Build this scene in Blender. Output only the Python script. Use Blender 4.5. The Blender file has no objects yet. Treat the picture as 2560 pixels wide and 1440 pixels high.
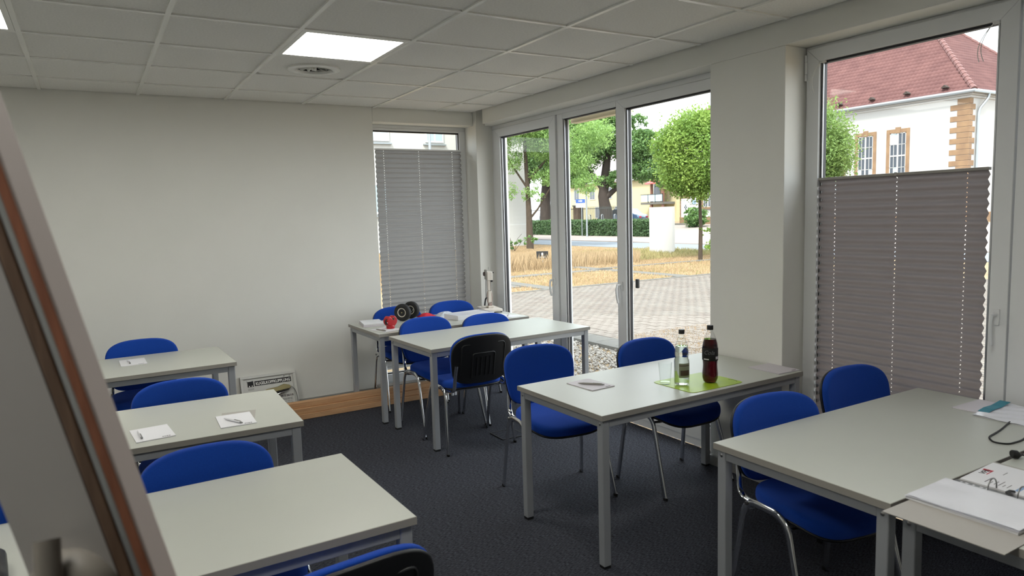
import bpy, bmesh, math, random
import numpy as np
from mathutils import Vector, Matrix, Quaternion

PI = math.pi
S = bpy.context.scene
COL = S.collection
H = 2.6065          # ceiling height
ZT = 0.7225         # table top height

# ------------------------------------------------------------------ camera, world, sun, exposure
cam_d = bpy.data.cameras.new('camera')
cam_d.sensor_width = 36.0
cam_d.lens = 1751.45 * 36.0 / 2560.0
cam_d.clip_start = 0.05
cam_d.clip_end = 400
cam = bpy.data.objects.new('camera', cam_d)
COL.objects.link(cam)
cam.location = (-3.2878, -6.1369, 1.6192)
cam.rotation_mode = 'XYZ'
cam.rotation_euler = (1.46616, 0.029145, -0.542881)
cam_d.dof.use_dof = True
cam_d.dof.focus_distance = 6.0
cam_d.dof.aperture_fstop = 5.6
cam_d.lens_unit = 'MILLIMETERS'
S.camera = cam

world = bpy.data.worlds.new('sky')
S.world = world
world.use_nodes = True
bg = world.node_tree.nodes['Background']
bg.inputs['Color'].default_value = (0.90, 0.95, 1.0, 1)
bg.inputs['Strength'].default_value = 1.25

sun_d = bpy.data.lights.new('sun', 'SUN')
sun_d.energy = 2.2
sun_d.angle = math.radians(12)
sun_d.color = (1.0, 0.95, 0.86)
sun = bpy.data.objects.new('sun', sun_d)
COL.objects.link(sun)
sun.rotation_euler = Vector((0.55, 0.38, -0.80)).to_track_quat('-Z', 'Y').to_euler()

LAMP = 6.2          # radiance of the ceiling light panels

S.view_settings.view_transform = 'Standard'
S.view_settings.look = 'None'
S.view_settings.gamma = 1.0
S.view_settings.use_curve_mapping = False
S.view_settings.exposure = 1.75
S.cycles.max_bounces = 10
S.cycles.diffuse_bounces = 5
S.cycles.glossy_bounces = 4
S.cycles.transmission_bounces = 8
S.cycles.transparent_max_bounces = 24
S.cycles.use_denoising = True


# ------------------------------------------------------------------ materials
def lin(c):
    return tuple((x / 12.92 if x <= 0.04045 else ((x + 0.055) / 1.055) ** 2.4) for x in [v / 255 for v in c])


def mat(name, rgb, rough=0.6, metal=0.0, var=0.0, vscale=20.0, bump=0.0, bscale=80.0, spec=None, stretch=None,
        sheen=0.0, rgb2=None, trans=None, emit=None, coat=0.0, detail=4.0):
    m = bpy.data.materials.new(name)
    m.use_nodes = True
    nt = m.node_tree
    b = nt.nodes['Principled BSDF']
    c = lin(rgb)
    b.inputs['Base Color'].default_value = (*c, 1)
    b.inputs['Roughness'].default_value = rough
    b.inputs['Metallic'].default_value = metal
    if spec is not None:
        b.inputs['Specular IOR Level'].default_value = spec
    if sheen:
        b.inputs['Sheen Weight'].default_value = sheen
        b.inputs['Sheen Tint'].default_value = (*[min(1, x * 2 + .1) for x in c], 1)
    if coat:
        b.inputs['Coat Weight'].default_value = coat
    vec = None
    if var or bump or rgb2:
        tc = nt.nodes.new('ShaderNodeTexCoord')
        mp = nt.nodes.new('ShaderNodeMapping')
        nt.links.new(tc.outputs['Object'], mp.inputs['Vector'])
        if stretch:
            mp.inputs['Scale'].default_value = stretch
        vec = mp.outputs['Vector']
    if var or rgb2:
        n = nt.nodes.new('ShaderNodeTexNoise')
        n.inputs['Scale'].default_value = vscale
        n.inputs['Detail'].default_value = detail
        nt.links.new(vec, n.inputs['Vector'])
        mx = nt.nodes.new('ShaderNodeMix')
        mx.data_type = 'RGBA'
        ca = tuple(x * (1 - var) for x in c)
        cb = lin(rgb2) if rgb2 else tuple(min(1, x * (1 + var)) for x in c)
        mx.inputs[6].default_value = (*(c if rgb2 else ca), 1)
        mx.inputs[7].default_value = (*cb, 1)
        rp = nt.nodes.new('ShaderNodeMapRange')
        rp.inputs['From Min'].default_value = 0.32
        rp.inputs['From Max'].default_value = 0.68
        nt.links.new(n.outputs['Fac'], rp.inputs['Value'])
        nt.links.new(rp.outputs['Result'], mx.inputs[0])
        nt.links.new(mx.outputs[2], b.inputs['Base Color'])
    if bump:
        n2 = nt.nodes.new('ShaderNodeTexNoise')
        n2.inputs['Scale'].default_value = bscale
        n2.inputs['Detail'].default_value = 3
        nt.links.new(vec, n2.inputs['Vector'])
        bp = nt.nodes.new('ShaderNodeBump')
        bp.inputs['Strength'].default_value = bump
        bp.inputs['Distance'].default_value = 0.004
        nt.links.new(n2.outputs['Fac'], bp.inputs['Height'])
        nt.links.new(bp.outputs['Normal'], b.inputs['Normal'])
    if trans:
        out = nt.nodes['Material Output']
        t = nt.nodes.new('ShaderNodeBsdfTranslucent')
        t.inputs['Color'].default_value = (*lin(trans[0]), 1)
        ms = nt.nodes.new('ShaderNodeMixShader')
        ms.inputs[0].default_value = trans[1]
        nt.links.new(b.outputs[0], ms.inputs[1])
        nt.links.new(t.outputs[0], ms.inputs[2])
        nt.links.new(ms.outputs[0], out.inputs['Surface'])
    if emit:
        b.inputs['Emission Color'].default_value = (*lin(emit[0]), 1)
        b.inputs['Emission Strength'].default_value = emit[1]
    return m


def pane_mat(name, tint=(0.97, 0.985, 0.98), ior=1.16):
    m = bpy.data.materials.new(name)
    m.use_nodes = True
    nt = m.node_tree
    for n in list(nt.nodes):
        if n.type == 'BSDF_PRINCIPLED':
            nt.nodes.remove(n)
    out = nt.nodes['Material Output']
    tr = nt.nodes.new('ShaderNodeBsdfTransparent')
    tr.inputs[0].default_value = (*tint, 1)
    gl = nt.nodes.new('ShaderNodeBsdfGlossy')
    gl.inputs['Roughness'].default_value = 0.0
    fr = nt.nodes.new('ShaderNodeFresnel')
    ge = nt.nodes.new('ShaderNodeNewGeometry')      # same reflectance on both sides of the sheet
    mr = nt.nodes.new('ShaderNodeMapRange')
    mr.inputs['To Min'].default_value = ior
    mr.inputs['To Max'].default_value = 1.0 / ior
    nt.links.new(ge.outputs['Backfacing'], mr.inputs['Value'])
    nt.links.new(mr.outputs['Result'], fr.inputs['IOR'])
    ms = nt.nodes.new('ShaderNodeMixShader')
    nt.links.new(fr.outputs[0], ms.inputs[0])
    nt.links.new(tr.outputs[0], ms.inputs[1])
    nt.links.new(gl.outputs[0], ms.inputs[2])
    nt.links.new(ms.outputs[0], out.inputs['Surface'])
    return m


def glass_mat(name, rgb, ior=1.45, rough=0.0):
    m = bpy.data.materials.new(name)
    m.use_nodes = True
    b = m.node_tree.nodes['Principled BSDF']
    b.inputs['Base Color'].default_value = (*rgb, 1)
    b.inputs['Transmission Weight'].default_value = 1
    b.inputs['Roughness'].default_value = rough
    b.inputs['IOR'].default_value = ior
    return m


M = {}
M['wall'] = mat('wall_paint', (226, 225, 219), 0.75, bump=0.12, bscale=420, var=0.012, vscale=3)
M['wallout'] = mat('outer_render', (230, 228, 220), 0.9, bump=0.3, bscale=200)
M['tile'] = mat('mineral_tile', (232, 230, 225), 0.95, var=0.05, vscale=90, bump=0.12, bscale=260)
M['bar'] = mat('white_bar', (238, 237, 232), 0.26)
M['void'] = mat('void_shade_black', (22, 22, 22), 0.9)  # near-black colour stands in for the shade above the ceiling
M['frame'] = mat('white_upvc', (222, 223, 224), 0.35)
M['gasket'] = mat('rubber_gasket', (28, 28, 34), 0.5)
M['spacer'] = mat('alu_spacer', (190, 192, 196), 0.28, 1.0)
M['pane'] = pane_mat('window_glass')
M['alu'] = mat('brushed_alu', (176, 178, 180), 0.34, 0.9)
M['skirt'] = mat('grey_skirting', (150, 150, 146), 0.5)
M['top'] = mat('white_laminate', (185, 187, 179), 0.38, bump=0.05, bscale=900, var=0.012, vscale=4)
M['edge'] = mat('laminate_edge_shaded', (148, 144, 137), 0.5)  # grey-beige edging with the shade of its dark side put into the colour
M['silver'] = mat('silver_powder', (164, 167, 171), 0.42, 0.3)
M['dark'] = mat('black_plastic', (20, 21, 24), 0.42, bump=0.15, bscale=700)
M['black'] = mat('black_matte', (14, 14, 15), 0.6)
M['blue'] = mat('blue_fabric', (12, 60, 150), 0.85, var=0.08, vscale=260, bump=0.35, bscale=1100, sheen=0.7, spec=0.2)
M['chrome'] = mat('chrome', (215, 217, 220), 0.09, 1.0)
M['steel'] = mat('steel', (150, 150, 150), 0.3, 1.0)
M['paper'] = mat('white_paper', (222, 222, 226), 0.7)
M['greypad'] = mat('pale_grey_paper', (205, 200, 206), 0.7)
M['ink'] = mat('grey_print', (105, 103, 108), 0.8)
M['inkb'] = mat('black_print', (24, 24, 26), 0.7)
M['inkr'] = mat('red_print', (180, 40, 60), 0.7)
M['inkblue'] = mat('blue_print', (135, 160, 195), 0.7)
M['whiteprint'] = mat('white_print', (225, 225, 222), 0.6)
M['green'] = mat('lime_plastic', (158, 188, 30), 0.42, bump=0.1, bscale=500)
M['red'] = mat('red_plastic', (176, 22, 30), 0.38)
M['redcloth'] = mat('red_cloth', (205, 40, 56), 0.85, bump=0.3, bscale=300)
M['wood'] = mat('pine_wood', (206, 164, 122), 0.6, rgb2=(184, 140, 100), vscale=9, stretch=(0.6, 14, 14), bump=0.1, bscale=60)
M['darkwood'] = mat('brown_wood', (120, 78, 58), 0.55, rgb2=(98, 60, 44), vscale=9, stretch=(14, 14, .8))
M['blind'] = mat('grey_pleated_fabric', (140, 132, 133), 0.9, bump=0.2, bscale=900, trans=((160, 152, 152), 0.10))
M['blindback'] = mat('pale_pleated_fabric', (160, 160, 160), 0.9, bump=0.2, bscale=900, trans=((165, 165, 165), 0.13))
M['sheer'] = mat('sheer_pleated_fabric', (190, 190, 192), 0.9, trans=((235, 235, 240), 0.6))
M['cord'] = mat('white_cord', (225, 225, 222), 0.7)
M['board'] = mat('display_board', (206, 206, 202), 0.4)
M['brass'] = mat('zinc_yellow_metal', (168, 158, 120), 0.3, 1.0)
M['greymetal'] = mat('grey_paint', (150, 146, 140), 0.4)
M['cream'] = mat('cream_enamel', (214, 206, 196), 0.35)
M['binder'] = mat('grey_binder_board', (168, 164, 158), 0.55)
M['sleeve'] = mat('clear_sleeve', (226, 227, 234), 0.22, bump=0.25, bscale=30)
M['teal'] = mat('teal_card', (50, 130, 150), 0.6)
M['bag'] = mat('plastic_bag', (214, 222, 232), 0.25, bump=0.8, bscale=40)
M['rubber'] = mat('tyre_rubber', (24, 24, 25), 0.65, bump=0.2, bscale=300)


def emission(name, rgb, strength):
    m = bpy.data.materials.new(name)
    m.use_nodes = True
    nt = m.node_tree
    nt.nodes.remove(nt.nodes['Principled BSDF'])
    e = nt.nodes.new('ShaderNodeEmission')
    e.inputs[0].default_value = (*lin(rgb), 1)
    e.inputs[1].default_value = strength
    nt.links.new(e.outputs[0], nt.nodes['Material Output'].inputs['Surface'])
    return m


M['lamp'] = emission('light_diffuser', (255, 253, 244), LAMP)


def carpet():
    m = mat('charcoal_carpet', (58, 60, 66), 0.95, bump=0.9, bscale=260, spec=0.1)
    nt = m.node_tree
    b = nt.nodes['Principled BSDF']
    tc = nt.nodes.new('ShaderNodeTexCoord')
    mp = nt.nodes.new('ShaderNodeMapping')
    mp.inputs['Scale'].default_value = (1, 5, 1)
    n = nt.nodes.new('ShaderNodeTexNoise')
    n.inputs['Scale'].default_value = 60
    n.inputs['Detail'].default_value = 6
    cr = nt.nodes.new('ShaderNodeValToRGB')
    cr.color_ramp.elements[0].position = 0.33
    cr.color_ramp.elements[0].color = (*lin((20, 21, 25)), 1)
    cr.color_ramp.elements[1].position = 0.70
    cr.color_ramp.elements[1].color = (*lin((84, 86, 95)), 1)
    nt.links.new(tc.outputs['Object'], mp.inputs['Vector'])
    nt.links.new(mp.outputs['Vector'], n.inputs['Vector'])
    nt.links.new(n.outputs['Fac'], cr.inputs['Fac'])
    nt.links.new(cr.outputs['Color'], b.inputs['Base Color'])
    return m


M['carpet'] = carpet()


# ------------------------------------------------------------------ mesh builder
class MB:
    def __init__(self):
        self.v, self.f = [], []
        self.weld = False

    def add(self, vs, fs, T=None):
        o = len(self.v)
        if T is not None:
            vs = [T @ Vector(p) for p in vs]
        self.v += [tuple(p) for p in vs]
        self.f += [tuple(i + o for i in f) for f in fs]
        return self

    def box(self, x0, x1, y0, y1, z0, z1, T=None):
        x0, x1 = min(x0, x1), max(x0, x1)
        y0, y1 = min(y0, y1), max(y0, y1)
        z0, z1 = min(z0, z1), max(z0, z1)
        vs = [(x0, y0, z0), (x1, y0, z0), (x1, y1, z0), (x0, y1, z0), (x0, y0, z1), (x1, y0, z1), (x1, y1, z1), (x0, y1, z1)]
        fs = [(0, 3, 2, 1), (4, 5, 6, 7), (0, 1, 5, 4), (1, 2, 6, 5), (2, 3, 7, 6), (3, 0, 4, 7)]
        return self.add(vs, fs, T)

    def cbox(self, c, d, T=None):
        return self.box(c[0] - d[0] / 2, c[0] + d[0] / 2, c[1] - d[1] / 2, c[1] + d[1] / 2, c[2] - d[2] / 2, c[2] + d[2] / 2, T)

    def prism(self, poly, z0, z1, T=None):
        n = len(poly)
        vs = [(p[0], p[1], z0) for p in poly] + [(p[0], p[1], z1) for p in poly]
        fs = [tuple(range(n - 1, -1, -1)), tuple(range(n, 2 * n))]
        fs += [(i, (i + 1) % n, n + (i + 1) % n, n + i) for i in range(n)]
        return self.add(vs, fs, T)

    def lathe(self, prof, n=20, T=None, a0=0.0, a1=2 * PI, caps=True):
        full = abs(a1 - a0 - 2 * PI) < 1e-6
        self.weld = True
        k = n if full else n + 1
        vs, fs = [], []
        for r, z in prof:
            for i in range(k):
                a = a0 + (a1 - a0) * i / n
                vs.append((r * math.cos(a), r * math.sin(a), z))
        for j in range(len(prof) - 1):
            for i in range(n):
                i2 = (i + 1) % k
                fs.append((j * k + i, j * k + i2, (j + 1) * k + i2, (j + 1) * k + i))
        if full and caps:
            if prof[0][0] > 1e-6:
                fs.append(tuple(range(k - 1, -1, -1)))
            if prof[-1][0] > 1e-6:
                o = (len(prof) - 1) * k
                fs.append(tuple(range(o, o + k)))
        return self.add(vs, fs, T)

    def tube(self, path, ra, rb=None, n=8, ref=None, closed=False, T=None, taper=None):
        rb = rb or ra
        P = [Vector(p) for p in path]
        N = len(P)
        vs, fs = [], []
        prev = None
        for i in range(N):
            a = P[i - 1] if (i > 0 or closed) else P[i]
            c = P[(i + 1) % N] if (i < N - 1 or closed) else P[i]
            t = (c - a).normalized()
            if ref is not None:
                B = Vector(ref)
            else:
                B = prev if prev is not None else (Vector((0, 0, 1)) if abs(t.z) < 0.9 else Vector((1, 0, 0)))
            B = B - t * B.dot(t)
            if B.length < 1e-5:
                B = t.orthogonal()
            B.normalize()
            prev = B
            A = t.cross(B)
            s = taper[i] if taper else 1.0
            for j in range(n):
                w = 2 * PI * j / n
                vs.append(P[i] + A * (ra * s * math.cos(w)) + B * (rb * s * math.sin(w)))
        R = N if closed else N - 1
        for i in range(R):
            for j in range(n):
                i2 = (i + 1) % N
                fs.append((i * n + j, i * n + (j + 1) % n, i2 * n + (j + 1) % n, i2 * n + j))
        if not closed:
            fs.append(tuple(range(n - 1, -1, -1)))
            fs.append(tuple(range((N - 1) * n, N * n)))
        return self.add(vs, fs, T)

    def mesh(self, name):
        me = bpy.data.meshes.new(name)
        me.from_pydata(self.v, [], self.f)
        me.validate()
        bm = bmesh.new()
        bm.from_mesh(me)
        if self.weld:
            bmesh.ops.remove_doubles(bm, verts=bm.verts, dist=1e-6)
        bmesh.ops.recalc_face_normals(bm, faces=bm.faces)
        bm.to_mesh(me)
        bm.free()
        return me

    def build(self, name, m, parent=None, smooth=None, bevel=0.0, seg=2, loc=None):
        o = bpy.data.objects.new(name, self.mesh(name))
        o.data.materials.append(m)
        COL.objects.link(o)
        if parent is not None:
            o.parent = parent
        if loc is not None:
            o.location = loc
        if smooth is not None:
            o.data.polygons.foreach_set('use_smooth', [True] * len(o.data.polygons))
            o.data.set_sharp_from_angle(angle=math.radians(smooth))
        if bevel:
            b = o.modifiers.new('bevel', 'BEVEL')
            b.width = bevel
            b.segments = seg
            b.limit_method = 'ANGLE'
            b.angle_limit = math.radians(40)
        return o


def quick(name, verts, faces, m, parent=None, smooth=False):
    """large meshes straight from numpy arrays (all quads or all triangles)"""
    verts = np.asarray(verts, np.float32)
    faces = np.asarray(faces, np.int32)
    me = bpy.data.meshes.new(name)
    n = faces.shape[1]
    me.vertices.add(len(verts))
    me.vertices.foreach_set('co', verts.ravel())
    me.loops.add(faces.size)
    me.loops.foreach_set('vertex_index', faces.ravel())
    me.polygons.add(len(faces))
    me.polygons.foreach_set('loop_start', np.arange(0, faces.size, n, dtype=np.int32))
    me.update(calc_edges=True)
    me.validate()
    me.materials.append(m)
    if smooth:
        me.polygons.foreach_set('use_smooth', [True] * len(me.polygons))
    o = bpy.data.objects.new(name, me)
    COL.objects.link(o)
    if parent is not None:
        o.parent = parent
    return o


def tag(o, label, cat, group=None, kind=None):
    o['label'] = label
    o['category'] = cat
    if group:
        o['group'] = group
    if kind:
        o['kind'] = kind
    return o


def thing(name, label, cat, loc=(0, 0, 0), rz=0.0, group=None, kind=None):
    o = bpy.data.objects.new(name, None)
    o.empty_display_size = 0.1
    COL.objects.link(o)
    o.location = loc
    o.rotation_euler = (0, 0, rz)
    return tag(o, label, cat, group, kind)


def dup(root, loc, rz, label, group=None, drop=()):
    r = root.copy()
    COL.objects.link(r)
    r.location = loc
    r.rotation_euler = (0, 0, rz)
    r['label'] = label
    if group:
        r['group'] = group
    for ch in root.children:
        c = ch.copy()
        COL.objects.link(c)
        c.parent = r
        for g in ch.children:
            d = g.copy()
            COL.objects.link(d)
            d.parent = c
    return r


def inst(src, name, loc, parent, rz=0.0, scale=None):
    c = bpy.data.objects.new(name, src.data)
    COL.objects.link(c)
    c.location = loc
    c.rotation_euler = (0, 0, rz)
    c.parent = parent
    if scale:
        c.scale = scale
    return c


def fillet(pts, r, seg=5):
    P = [Vector(p) for p in pts]
    out = [P[0]]
    for i in range(1, len(P) - 1):
        a, b, c = P[i - 1], P[i], P[i + 1]
        d1, d2 = (a - b), (c - b)
        rr = min(r, d1.length * .45, d2.length * .45)
        p1, p2 = b + d1.normalized() * rr, b + d2.normalized() * rr
        for k in range(seg + 1):
            t = k / seg
            out.append(p1 * (1 - t) ** 2 + b * (2 * t * (1 - t)) + p2 * t ** 2)
    out.append(P[-1])
    return out


def text_mesh(s, size, shear=0.0, extrude=0.0004, align='LEFT', bold=0.0):
    cu = bpy.data.curves.new('text', 'FONT')
    cu.body = s
    cu.size = size
    cu.shear = shear
    cu.extrude = extrude
    cu.offset = bold
    cu.resolution_u = 3
    cu.align_x = align
    o = bpy.data.objects.new('text', cu)
    COL.objects.link(o)
    bpy.context.view_layer.update()
    me = bpy.data.meshes.new_from_object(o.evaluated_get(bpy.context.evaluated_depsgraph_get()))
    bpy.data.objects.remove(o)
    bpy.data.curves.remove(cu)
    return me


def text_obj(name, s, size, m, parent, T, shear=0.0, align='LEFT', width=None, bend=None, embolden=0.0):
    me = text_mesh(s, size, shear, align=align, bold=embolden)
    if width:
        xs = [v.co.x for v in me.vertices]
        k = width / (max(xs) - min(xs))
        for v in me.vertices:
            v.co.x *= k
    if bend:                                   # wrap on a vertical cylinder of radius bend[0], centred on angle bend[1]
        R, a0 = bend
        for v in me.vertices:
            a = a0 + v.co.x / R
            v.co = Vector((math.cos(a) * (R + v.co.z), math.sin(a) * (R + v.co.z), v.co.y))
    me.transform(T)
    me.materials.clear()
    me.materials.append(m)
    o = bpy.data.objects.new(name, me)
    COL.objects.link(o)
    o.parent = parent
    return o


def frame_of(o, x, y, z):
    """matrix with columns x,y,z at origin o"""
    x, y, z = Vector(x).normalized(), Vector(y).normalized(), Vector(z).normalized()
    Mx = Matrix(((x.x, y.x, z.x), (x.y, y.y, z.y), (x.z, y.z, z.z))).to_4x4()
    Mx.translation = Vector(o)
    return Mx


# ================================================================== ROOM SHELL
XL, YF = -5.40, -9.40
floor = MB().box(XL - .3, 0.17, YF - .3, 0.17, -.12, 0.0).build('floor', M['carpet'])
tag(floor, 'dark charcoal carpet floor under the tables', 'floor', kind='structure')

wb = MB()
wb.box(XL - .3, -1.022, 0, .35, -.12, H + .45)
wb.box(-1.022, 0.0, 0, .35, 2.487, H + .45)
wb.box(0.0, .35, -.055, .35, -.12, H + .45)          # corner column
tag(wb.build('wall_back', M['wall'], bevel=.004), 'long plain white wall at the back, narrow window near its corner', 'wall', kind='structure')

wr = MB()
wr.box(0, .35, YF, -.19, 2.483, H + .45)
wr.box(.10, .35, -.19, -.055, 2.483, H + .45)
wr.box(0, .35, -3.585, -3.05, -.12, 2.483)
wr.box(0, .35, YF, -5.62, -.12, 2.483)
tag(wr.build('wall_right', M['wall'], bevel=.004), 'white window wall with a pier between the tall windows', 'wall', kind='structure')
tag(MB().box(XL - .3, XL, YF, 0, -.12, H + .45).build('wall_left', M['wall']), 'plain white side wall', 'wall', kind='structure')
tag(MB().box(XL - .3, .35, YF - .3, YF, -.12, H + .45).build('wall_front', M['wall']), 'plain white front wall', 'wall', kind='structure')
tag(MB().box(XL - .4, .45, YF - .4, .45, H + .45, H + .6).build('roof', M['wallout']), 'flat roof of the training room', 'roof', kind='structure')

bb = MB().box(XL, -1.022, -.014, -.0005, 0, .062)
tag(bb.build('baseboard_back', M['skirt'], bevel=.003), 'grey skirting strip along the back wall', 'baseboard', kind='structure')
bb = MB().box(-.014, -.0005, -3.585, -3.05, 0, .062)
tag(bb.build('baseboard_right', M['skirt'], bevel=.003), 'grey skirting strip under the pier', 'baseboard', kind='structure')

# ---- suspended ceiling: one tile = one part
ceil = thing('ceiling', 'suspended grid ceiling of square mineral tiles', 'ceiling', kind='structure')
MB().box(XL, .0, YF, .0, H + .12, H + .14).build('plenum_shade_sheet', M['void'], ceil)  # black sheet paints the dark seen through the gap around the tiles
xs = [-.385 - .625 * i for i in range(8)]
ys = [-.492 - .625 * i for i in range(15)]
gx = [-.012] + xs + [XL + .008]
gy = [-.008] + ys + [YF + .008]
lamp_cells = {(3, 3), (3, 8), (6, 3), (6, 8)}  # panel by the vent is real; others are unseen, added as room fill
vent_cell = (3, 2)
tile_src = {}
for i in range(len(gx) - 1):
    for j in range(len(gy) - 1):
        w, d = gx[i] - gx[i + 1], gy[j] - gy[j + 1]
        cx, cy = (gx[i] + gx[i + 1]) / 2, (gy[j] + gy[j + 1]) / 2
        if (i, j) in lamp_cells or w < .05 or d < .05:
            continue
        if (i, j) == vent_cell:
            t = MB()
            n, r = 32, .140
            a, b = w / 2 - .006, d / 2 - .006
            outer, inner = [], []
            for k in range(n):
                th = 2 * PI * (k + .5) / n
                c, s_ = math.cos(th), math.sin(th)
                q = min(a / max(abs(c), 1e-6), b / max(abs(s_), 1e-6))
                outer.append((c * q, s_ * q))
                inner.append((c * r, s_ * r))
            vs = [(x, y, 0) for x, y in outer] + [(x, y, 0) for x, y in inner] + [(x, y, .015) for x, y in inner]
            fs = [(k, (k + 1) % n, n + (k + 1) % n, n + k) for k in range(n)] + [(n + k, n + (k + 1) % n, 2 * n + (k + 1) % n, 2 * n + k) for k in range(n)]
            t.add(vs, fs).build('ceiling_tile', M['tile'], ceil, loc=(cx, cy, H + .007))
            continue
        key = (round(w, 3), round(d, 3))
        if key not in tile_src:
            o = MB().box(-w / 2 + .004, w / 2 - .004, -d / 2 + .004, d / 2 - .004, 0, .015).build('ceiling_tile', M['tile'], ceil, loc=(cx, cy, H + .007))
            tile_src[key] = o
        else:
            inst(tile_src[key], 'ceiling_tile', (cx, cy, H + .007), ceil)
src = None
for x in xs:
    MB().box(x - .012, x + .012, YF + .01, -.01, H - .001, H + .03).build('grid_bar', M['bar'], ceil)
crossbars = {}
for y in ys:
    for i in range(len(gx) - 1):
        a, b = gx[i + 1] + .0125, gx[i] - .0125
        if b - a < .05:
            continue
        key = round(b - a, 3)
        if key not in crossbars:
            crossbars[key] = MB().box(-(b - a) / 2, (b - a) / 2, -.012, .012, -.0005, .03).build('grid_bar', M['bar'], ceil, loc=((a + b) / 2, y, H))
        else:
            inst(crossbars[key], 'grid_bar', ((a + b) / 2, y, H), ceil)

# ---- ceiling lights
def ceiling_light(cx, cy, label):
    r = thing('ceiling_light', label, 'ceiling light', (cx, cy, H), group='square ceiling light panels')
    f = MB()
    a, b = .299, .272
    for (x0, x1, y0, y1) in ((-a, a, b, a), (-a, a, -a, -b), (-a, -b, -b, b), (b, a, -b, b)):
        f.box(x0, x1, y0, y1, -.001, .03)
    f.build('trim_ring', M['bar'], r)
    MB().box(-b, b, -b, b, .006, .012).build('diffuser', M['lamp'], r)
    return r


lab = {(3, 3): 'glowing square light panel in the ceiling in front of the round air vent',
       (3, 8): 'added unseen square fill light above the middle aisle behind the camera side',
       (6, 3): 'added unseen square fill light near the left wall close to the back',
       (6, 8): 'added unseen square fill light near the left wall halfway along the room'}
for (i, j) in sorted(lamp_cells):
    ceiling_light((gx[i] + gx[i + 1]) / 2, (gy[j] + gy[j + 1]) / 2, lab[(i, j)])

# ---- swirl vent
vx, vy = -1.93, -1.41
vent = thing('air_vent', 'round white swirl air vent in the ceiling behind the light panel', 'air vent', (vx, vy, H))
MB().lathe([(.116, .020), (.116, -.004), (.121, -.009), (.160, -.009), (.170, -.004), (.170, .008)], 40, caps=False).build('vent_ring', M['bar'], vent, smooth=50)
MB().lathe([(.0, .11), (.1155, .11), (.1155, .012)], 32, caps=False).build('duct', M['void'], vent)
MB().lathe([(0, -.004), (.016, -.004), (.018, .002), (.018, .02)], 16).build('hub', M['bar'], vent, smooth=40)
for k in range(12):
    T = Matrix.Rotation(2 * PI * (k + .3) / 12, 4, 'Z')
    vs = []
    ct, st2 = math.cos(math.radians(48)), math.sin(math.radians(48))
    for rr, w in ((.016, .008), (.1155, .046)):
        for s_ in (-1, 1):
            for e_ in (-.0006, .0006):
                vs.append((rr, s_ * w / 2 * ct - e_ * st2, .022 + s_ * w / 2 * st2 + e_ * ct))
    fs = [(0, 2, 6, 4), (1, 5, 7, 3), (0, 4, 5, 1), (2, 3, 7, 6), (0, 1, 3, 2), (4, 6, 7, 5)]
    MB().add(vs, fs, T).build('vane', M['bar'], vent)


# ================================================================== WINDOWS
def lever_handle(parent, T, m):
    """T maps (u along wall, v up, w into the room)"""
    h = MB()
    h.prism([(-.014, -.035), (.014, -.035), (.016, 0), (.014, .035), (-.014, .035), (-.016, 0)], 0, .011, T)
    h.tube([(0, .012, .008), (0, .012, .045)], .009, n=10, T=T)
    h.tube(fillet([(0, .016, .045), (.0, -.02, .056), (.0, -.075, .052), (0, -.125, .040)], .04), .0095, .007, n=10, ref=(1, 0, 0), T=T)
    return h.build('handle', m, parent, smooth=50)


def leaf(parent, ax, u0, u1, z0, z1, g0, g1, gz0, gz1, w0, w1, wg, name, bead=True):
    """casement leaf. ax maps (u, depth, z)->world. u along wall, g*: glass edges"""
    s = MB()
    O = [(u0, z0), (u1, z0), (u1, z1), (u0, z1)]
    I = [(g0, gz0), (g1, gz0), (g1, gz1), (g0, gz1)]
    if g0 - u0 > .001:
        for k in range(4):
            l = (k + 1) % 4
            q = [O[k], O[l], I[l], I[k]]
            vs = [ax(u, w0, z) for u, z in q] + [ax(u, w1, z) for u, z in q]
            s.add(vs, [(0, 1, 2, 3), (7, 6, 5, 4), (0, 4, 5, 1), (1, 5, 6, 2), (2, 6, 7, 3), (3, 7, 4, 0)])
    else:
        for (a, b, c, d) in ((u0, u1, gz1 - .004, gz1), (u0, u1, gz0, gz0 + .004)):
            p0, p1 = ax(a, w0, c), ax(b, w1, d)
            s.box(p0[0], p1[0], p0[1], p1[1], p0[2], p1[2])
    sash = s.build(name, M['frame'], parent, bevel=.003)
    g = MB()
    e = .012
    for (a, b, c, d) in ((g0, g1, gz1 - e, gz1 + .004), (g0, g1, gz0 - .004, gz0 + e), (g0 - .004, g0 + e, gz0, gz1), (g1 - e, g1 + .004, gz0, gz1)):
        p0, p1 = ax(a, wg - .012, c), ax(b, wg + .02, d)
        g.box(p0[0], p1[0], p0[1], p1[1], p0[2], p1[2])
    g.build('gasket', M['gasket'], sash)
    sp = MB()
    for (a, b) in ((g0 + e - .003, g0 + e + .004), (g1 - e - .004, g1 - e + .003)):
        p0, p1 = ax(a, wg - .016, gz0 + e), ax(b, wg - .011, gz1 - e)
        sp.box(p0[0], p1[0], p0[1], p1[1], p0[2], p1[2])
    sp.build('glazing_bead', M['spacer'], sash)
    p = MB()
    p0, p1 = ax(g0, wg, gz0), ax(g1, wg + .006, gz1)
    p.box(p0[0], p1[0], p0[1], p1[1], p0[2], p1[2])
    p.build('pane', M['pane'], sash)
    return sash


def rax(u, w, z):            # right wall: u = y, w = x
    return (w, u, z)


def bax(u, w, z):            # back wall: u = x, w = y
    return (u, w, z)


def bars(name, parent, ax, rects, w0, w1, m=None, bevel=.004):
    s = MB()
    for (a, b, c, d) in rects:
        p0, p1 = ax(a, w0, c), ax(b, w1, d)
        s.box(p0[0], p1[0], p0[1], p1[1], p0[2], p1[2])
    return s.build(name, m or M['frame'], parent, bevel=bevel)


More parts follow.
